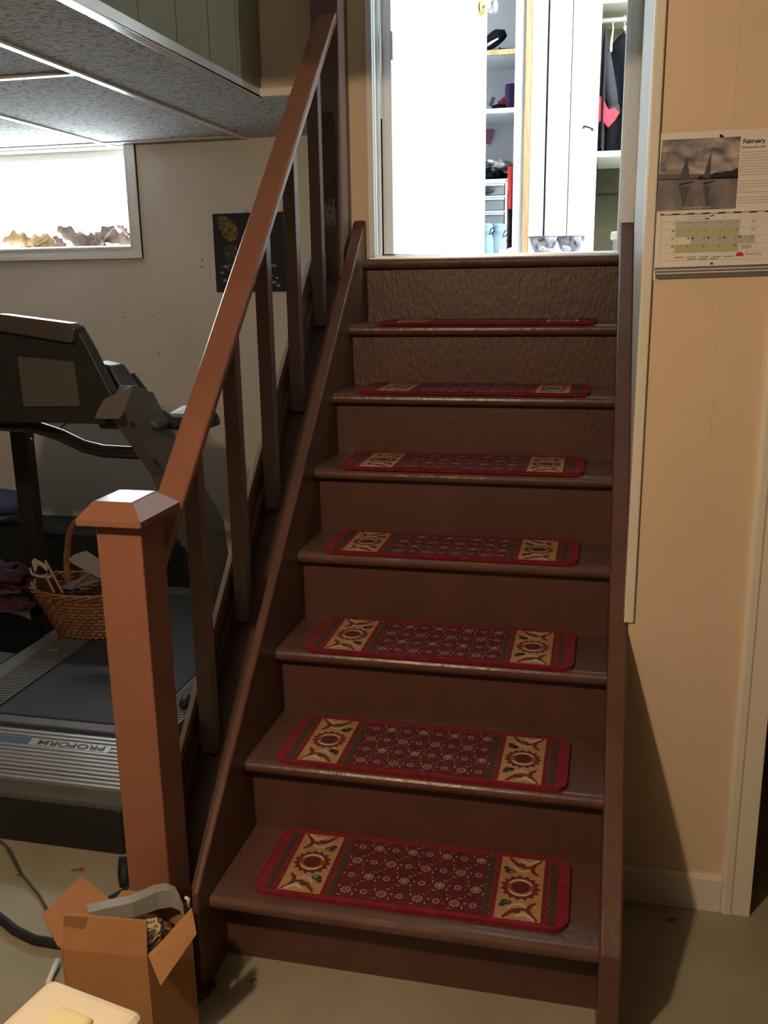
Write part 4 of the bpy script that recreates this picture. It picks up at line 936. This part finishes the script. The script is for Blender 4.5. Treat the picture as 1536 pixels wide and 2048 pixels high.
sheet('magazine', [(-1.115, 1.25, 0.392), (-0.987, 1.25, 0.452), (-0.94, 1.29, 0.458), (-0.965, 1.27, 0.42), (-1.07, 1.25, 0.388)], mat('mauve_grey_paper', (0.17, 0.165, 0.20), 0.35), 'dull grey magazine lying in the wicker basket', 'magazine', 0.006)
sheet('rolled_paper', [(-1.196, 1.22, 0.494), (-1.186, 1.22, 0.508), (-1.131, 1.22, 0.482), (-1.138, 1.22, 0.460), (-1.160, 1.225, 0.475), (-1.180, 1.23, 0.478), (-1.198, 1.235, 0.445)], mat('pale_green_paper', (0.42, 0.44, 0.28), 0.6), 'pale green folded paper curling out of the left of the basket', 'paper')
tag(MB().tube([(-1.203, 1.215, 0.472), (-1.195, 1.21, 0.452), (-1.165, 1.205, 0.445), (-1.135, 1.205, 0.442)], [0.003, 0.005, 0.004, 0.003], 8).build('paper_roll_edge', mat('tan_paper', (0.34, 0.28, 0.19), 0.6), smooth=True), 'tan curled paper edge under the green paper in the basket', 'paper')
tag(MB().hexa([(-1.185, 1.222, 0.36), (-1.135, 1.22, 0.36), (-1.12, 1.27, 0.36), (-1.18, 1.27, 0.36), (-1.195, 1.218, 0.438), (-1.137, 1.216, 0.436), (-1.125, 1.26, 0.436), (-1.19, 1.26, 0.438)]).build('dark_pouch', mat('dark_brown_leather', (0.05, 0.02, 0.015), 0.5), bevel=0.01), 'dark brown pouch in the left of the basket under the tan paper', 'pouch')
for i, (p, q, lb) in enumerate((((-1.085, 1.22, 0.385), (-1.135, 1.21, 0.506), 'longer thin wooden stick leaning in the basket beside the handle'), ((-1.115, 1.215, 0.385), (-1.134, 1.205, 0.447), 'shorter wooden stick poking up at the front rim of the basket'))):
    tag(MB().tube([p, q], 0.0045, 8).build('wooden_stick', mat('stick_wood', (0.38, 0.22, 0.12), 0.6)), lb, 'stick', 'sticks in the wicker basket')

# ---- dark things beyond the treadmill
def cushionish(name, c, r, m, label, cat, seed, amp=0.12, fr=1.6, rot=0):
    return tag(MB().blob(c, r, amp, fr, seed, 40, 24, Matrix.Rotation(rot, 3, 'Z')).build(name, m, smooth=True), label, cat)
tag(MB().box((-1.95, 1.95, 0.0), (-0.92, 2.22, 0.405)).build('storage_trunk', mat('black_green_vinyl', (0.010, 0.014, 0.013), 0.35, bump=0.2, bscale=60), bevel=0.05), 'low black trunk against the back wall behind the treadmill', 'trunk')
cushionish('blue_cushion', (-1.93, 2.05, 0.485), (0.17, 0.12, 0.062), mat('dark_blue_fabric', (0.045, 0.055, 0.14), 0.8), 'dark blue cushion lying at the left end of the black trunk', 'cushion', 4, 0.04)
cushionish('purple_jacket', (-1.50, 1.37, 0.375), (0.18, 0.085, 0.062), mat('dark_plum_cloth', (0.042, 0.008, 0.024), 0.8, bump=0.5, bscale=30), 'dark plum jacket heaped at the left of the wicker basket', 'jacket', 6, 0.35, 2.4)
cushionish('purple_scarf', (-1.43, 1.36, 0.272), (0.11, 0.05, 0.022), mat('purple_cloth', (0.08, 0.024, 0.055), 0.8), 'purple scarf beneath the grey strap left of the basket', 'scarf', 8, 0.3, 2.5)
tag(MB().tube([(-1.60, 1.38, 0.300), (-1.48, 1.34, 0.315), (-1.38, 1.335, 0.335), (-1.335, 1.335, 0.338)], [0.020, 0.015, 0.012, 0.011], 10).build('grey_strap', mat('grey_webbing', (0.085, 0.085, 0.08), 0.8), smooth=True), 'grey padded strap lying over the purple scarf', 'strap')
tag(MB().blob((-1.49, 1.33, 0.118), (0.23, 0.13, 0.112), 0.06, 2, 3, 40, 24).build('black_bag', black_cloth, smooth=True), 'soft black bag under the plum jacket beside the treadmill deck', 'bag')
tag(MB().box((-1.52, 0.60, 0.0), (-1.225, 1.12, 0.185)).build('black_case', mat('charcoal_vinyl', (0.045, 0.046, 0.045), 0.55, bump=0.3, bscale=80), bevel=0.01), 'flat charcoal case along the left side of the treadmill', 'case')
tag(MB().tube([(-1.70, WY-0.006, 0.80), (-1.64, WY-0.006, 0.84), (-1.56, WY-0.006, 0.90), (-1.50, WY-0.006, 0.93)], 0.003, 6).build('wall_cable', mat('dark_cable', (0.05, 0.035, 0.025), 0.6)), 'thin dark cable rising along the back wall left of the black upright', 'cable')
tag(MB().tube([(-1.338, 1.50, 0.95), (-1.328, 1.495, 0.93), (-1.318, 1.495, 0.90), (-1.325, 1.495, 0.885), (-1.336, 1.50, 0.89)], 0.003, 6).build('wire_hook', mat('grey_wire', (0.20, 0.20, 0.19), 0.4, metal=0.6)), 'small wire hook at the top of the black upright', 'hook')

# ================================================================== CARDBOARD BOX, BIN, CORDS
card = mat('corrugated_cardboard', (0.40, 0.20, 0.085), 0.75, 0.2, bump=0.15, bscale=80, var=0.12, vscale=10)
bxe = thing('cardboard_box', 'open brown cardboard box on the floor before the newel post', 'box', (-0.05, -0.25, 0))
FLp, FRp, BRp, BLp = (-0.158, -0.318), (0.006, -0.304), (0.036, -0.182), (-0.132, -0.172)
T_ = 0.004; HB = 0.280
def wallq(p, q, z0, z1, n='side', lean=(0, 0), t=T_, par=bxe, m=card, shrink=0.0, bz=None):
    P_, Q_ = Vector((*p, 0)), Vector((*q, 0)); d = (Q_-P_).normalized(); nrm = Vector((-d.y, d.x, 0))*t
    l = Vector((lean[0], lean[1], 0))
    A = [P_, Q_, Q_+nrm, P_+nrm]
    B = [P_+d*shrink+l, Q_-d*shrink+l, Q_-d*shrink+nrm+l, P_+d*shrink+nrm+l]
    mb = MB(); mb.hexa([(v.x, v.y, z0) for v in A]+[(v.x, v.y, z1) for v in B])
    return mb.build(n, m, par)
wallq(FLp, FRp, 0, HB); wallq(FRp, BRp, 0, HB); wallq(BRp, BLp, 0, HB); wallq(BLp, FLp, 0, HB)
MB().prism([FLp, FRp, BRp, BLp], 'z', 0.0005, 0.004).build('bottom', card, bxe)
wallq(FLp, FRp, HB, 0.342, 'flap', (0.0, 0.016), shrink=0.004)
mb = MB(); mb.hexa([(0.003, -0.306, HB), (0.034, -0.185, HB), (0.031, -0.184, HB), (0.000, -0.305, HB), (0.022, -0.300, 0.290), (0.084, -0.205, 0.330), (0.080, -0.203, 0.333), (0.018, -0.298, 0.294)])
mb = MB()
P4 = [Vector((0.010, -0.306, HB+0.004)), Vector((0.060, -0.224, 0.332)), Vector((0.080, -0.252, 0.300)), Vector((0.040, -0.325, 0.243))]
mb.poly(P4); mb.build('flap', card, bxe, solid=0.004)
mb = MB(); mb.poly([(-0.156, -0.312, HB), (-0.134, -0.176, HB), (-0.218, -0.140, 0.300), (-0.232, -0.258, 0.295), (-0.176, -0.300, 0.268)]); mb.build('flap', card, bxe, solid=0.004)
mb = MB(); mb.poly([(0.034, -0.184, HB), (-0.130, -0.174, HB), (-0.115, -0.166, 0.300), (-0.07, -0.164, 0.303), (0.030, -0.176, 0.300)]); mb.build('flap', card, bxe, solid=0.004)
# smeared patch of darker tape on the front flap
MB().hexa([(-0.154, -0.3195+0.012, 0.322), (-0.115, -0.3165+0.012, 0.318), (-0.115, -0.3160+0.012, 0.318), (-0.154, -0.319+0.012, 0.322), (-0.154, -0.3195+0.0155, 0.341), (-0.108, -0.3155+0.0155, 0.341), (-0.108, -0.315+0.0155, 0.341), (-0.154, -0.319+0.0155, 0.341)]).build('tape', mat('brown_tape', (0.24, 0.115, 0.05), 0.4), bxe)
# grey plastic bracket lying across the box
gb = mat('grey_bracket_plastic', (0.27, 0.265, 0.245), 0.5, bump=0.05)
br = MB()
path = [(-0.112, -0.290, 0.344), (-0.082, -0.278, 0.349), (-0.04, -0.258, 0.352), (-0.008, -0.222, 0.354), (0.012, -0.212, 0.354), (0.030, -0.212, 0.348), (0.040, -0.218, 0.330), (0.042, -0.218, 0.290)]
mb = MB(); wv = Vector((-0.016, 0.018, 0.0)); H_ = [0.004, 0.020, 0.032, 0.038, 0.038, 0.036, 0.032, 0.03]
V0 = []
for p, h in zip(path, H_):
    p = Vector(p); V0.append([mb.bm.verts.new(p), mb.bm.verts.new(p+wv), mb.bm.verts.new(p+wv-Vector((0, 0, h))), mb.bm.verts.new(p-Vector((0, 0, h)))])
for i in range(len(V0)-1):
    for k in range(4): mb._f([V0[i][k], V0[i][(k+1) % 4], V0[i+1][(k+1) % 4], V0[i+1][k]])
mb._f(V0[0][::-1]); mb._f(V0[-1])
tag(mb.build('plastic_bracket', gb, bevel=0.004), 'long bent grey plastic bracket lying across the open cardboard box', 'bracket')
# twisted light rope in the box
rp = MB(); random.seed(2); pts = []
for i in range(160):
    a = i*0.42; r_ = 0.020+0.008*math.sin(i*0.13)
    pts.append((-0.018+r_*math.cos(a)*0.7+0.006*random.random(), -0.258+r_*math.sin(a)*1.0+0.006*random.random(), 0.262+0.0002*i+0.006*random.random()))
rp.tube(pts, 0.0036, 6)
tag(rp.build('rope', mat('pale_rope', (0.50, 0.42, 0.26), 0.85, bump=0.5, bscale=200), smooth=True), 'coil of pale twisted rope inside the cardboard box', 'rope')
tag(MB().blob((-0.05, -0.225, 0.255), (0.060, 0.04, 0.03), 0.3, 4, 2).build('crumpled_paper', mat('kraft_paper', (0.30, 0.17, 0.09), 0.8), smooth=True), 'crumpled brown packing paper inside the cardboard box', 'paper')
tag(MB().tube([(0.041, -0.200, 0.312), (0.042, -0.200, 0.330), (0.036, -0.202, 0.334)], [0.003, 0.004, 0.003], 8).build('foam_scrap', trimw, smooth=True), 'small pale foam scrap at the back corner of the cardboard box', 'foam scrap')

# cream bin in the near foreground
bn = thing('plastic_bin', 'tall cream plastic bin with a raised lid panel in the bottom left corner', 'bin', (0.10, -0.72, 0))
crm = mat('cream_plastic', (0.86, 0.77, 0.58), 0.35, 0.5)
BM = Matrix.Translation((0.040, -0.622, 0.016)) @ Matrix.Rotation(R(-11.5), 4, 'Z')
MB().box((0.006, -0.27, -0.016), (0.150, -0.006, 0.462), BM).build('bin_body', crm, bn, bevel=0.015)
ld = MB().box((0.0, -0.28, 0.458), (0.166, 0.0, 0.502), BM).build('lid', crm, bn, bevel=0.016)
MB().box((0.060, -0.24, 0.498), (0.118, -0.045, 0.512), BM).build('lid_panel', mat('pale_yellow_plastic', (0.88, 0.80, 0.45), 0.35), ld, bevel=0.008)

tag(MB().tube([(-0.72, 0.10, 0.012), (-0.62, 0.065, 0.012), (-0.565, 0.037, 0.012), (-0.505, 0.007, 0.012), (-0.442, -0.012, 0.012), (-0.376, -0.012, 0.012), (-0.30, 0.0, 0.012), (-0.22, 0.03, 0.012)], 0.011, 12).build('black_hose', black_rub, smooth=True), 'thick black hose curving over the floor to the cardboard box', 'hose')
tag(MB().tube([(-0.98, 0.30, 0.17), (-0.92, 0.31, 0.15), (-0.82, 0.29, 0.10), (-0.70, 0.26, 0.04), (-0.62, 0.20, 0.012), (-0.53, 0.14, 0.006), (-0.473, 0.090, 0.005), (-0.43, 0.045, 0.005), (-0.36, 0.03, 0.005)], 0.0035, 8).build('power_cord', mat('grey_brown_cord', (0.07, 0.055, 0.045), 0.5), smooth=True), 'thin grey power cord dropping from the treadmill to the floor', 'cord')
tag(MB().tube([(-0.352, -0.062, 0.012), (-0.344, -0.100, 0.010), (-0.338, -0.125, 0.009)], [0.009, 0.006, 0.006], 8).build('white_peg', white, smooth=True), 'small white peg lying on the floor behind the cream bin', 'peg')
st = thing('folding_bracket', 'black and chrome folding bracket on the floor behind the newel post', 'bracket', (-0.30, 0.15, 0))
MB().tube([(-0.345, 0.235, 0.075), (-0.337, 0.215, 0.04), (-0.325, 0.190, 0.025)], [0.014, 0.017, 0.012], 10).build('rubber_foot', black_rub, st, smooth=True)
for i, (dx, m_) in enumerate(((0.0, black_pl), (0.016, chrome), (0.032, black_pl))):
    MB().tube([(-0.385+dx, 0.09-dx*0.3, 0.012), (-0.285+dx, 0.165, 0.05), (-0.19+dx, 0.22, 0.075)], 0.0065, 8).build('bar', m_, st)
MB().blob((-0.275, 0.135, 0.05), (0.016, 0.012, 0.012), 0.1, 2, 1).build('joint', chrome, st, smooth=True)
ct = MB().tube([(-0.035, -0.15, 0.010), (0.000, -0.085, 0.010), (0.012, -0.05, 0.012)], [0.006, 0.007, 0.006], 8).build('dark_clip', mat('blue_grey_metal', (0.06, 0.08, 0.09), 0.35, metal=0.6), smooth=True)
tag(ct, 'dark metal clip on the floor at the foot of the left stringer', 'clip')
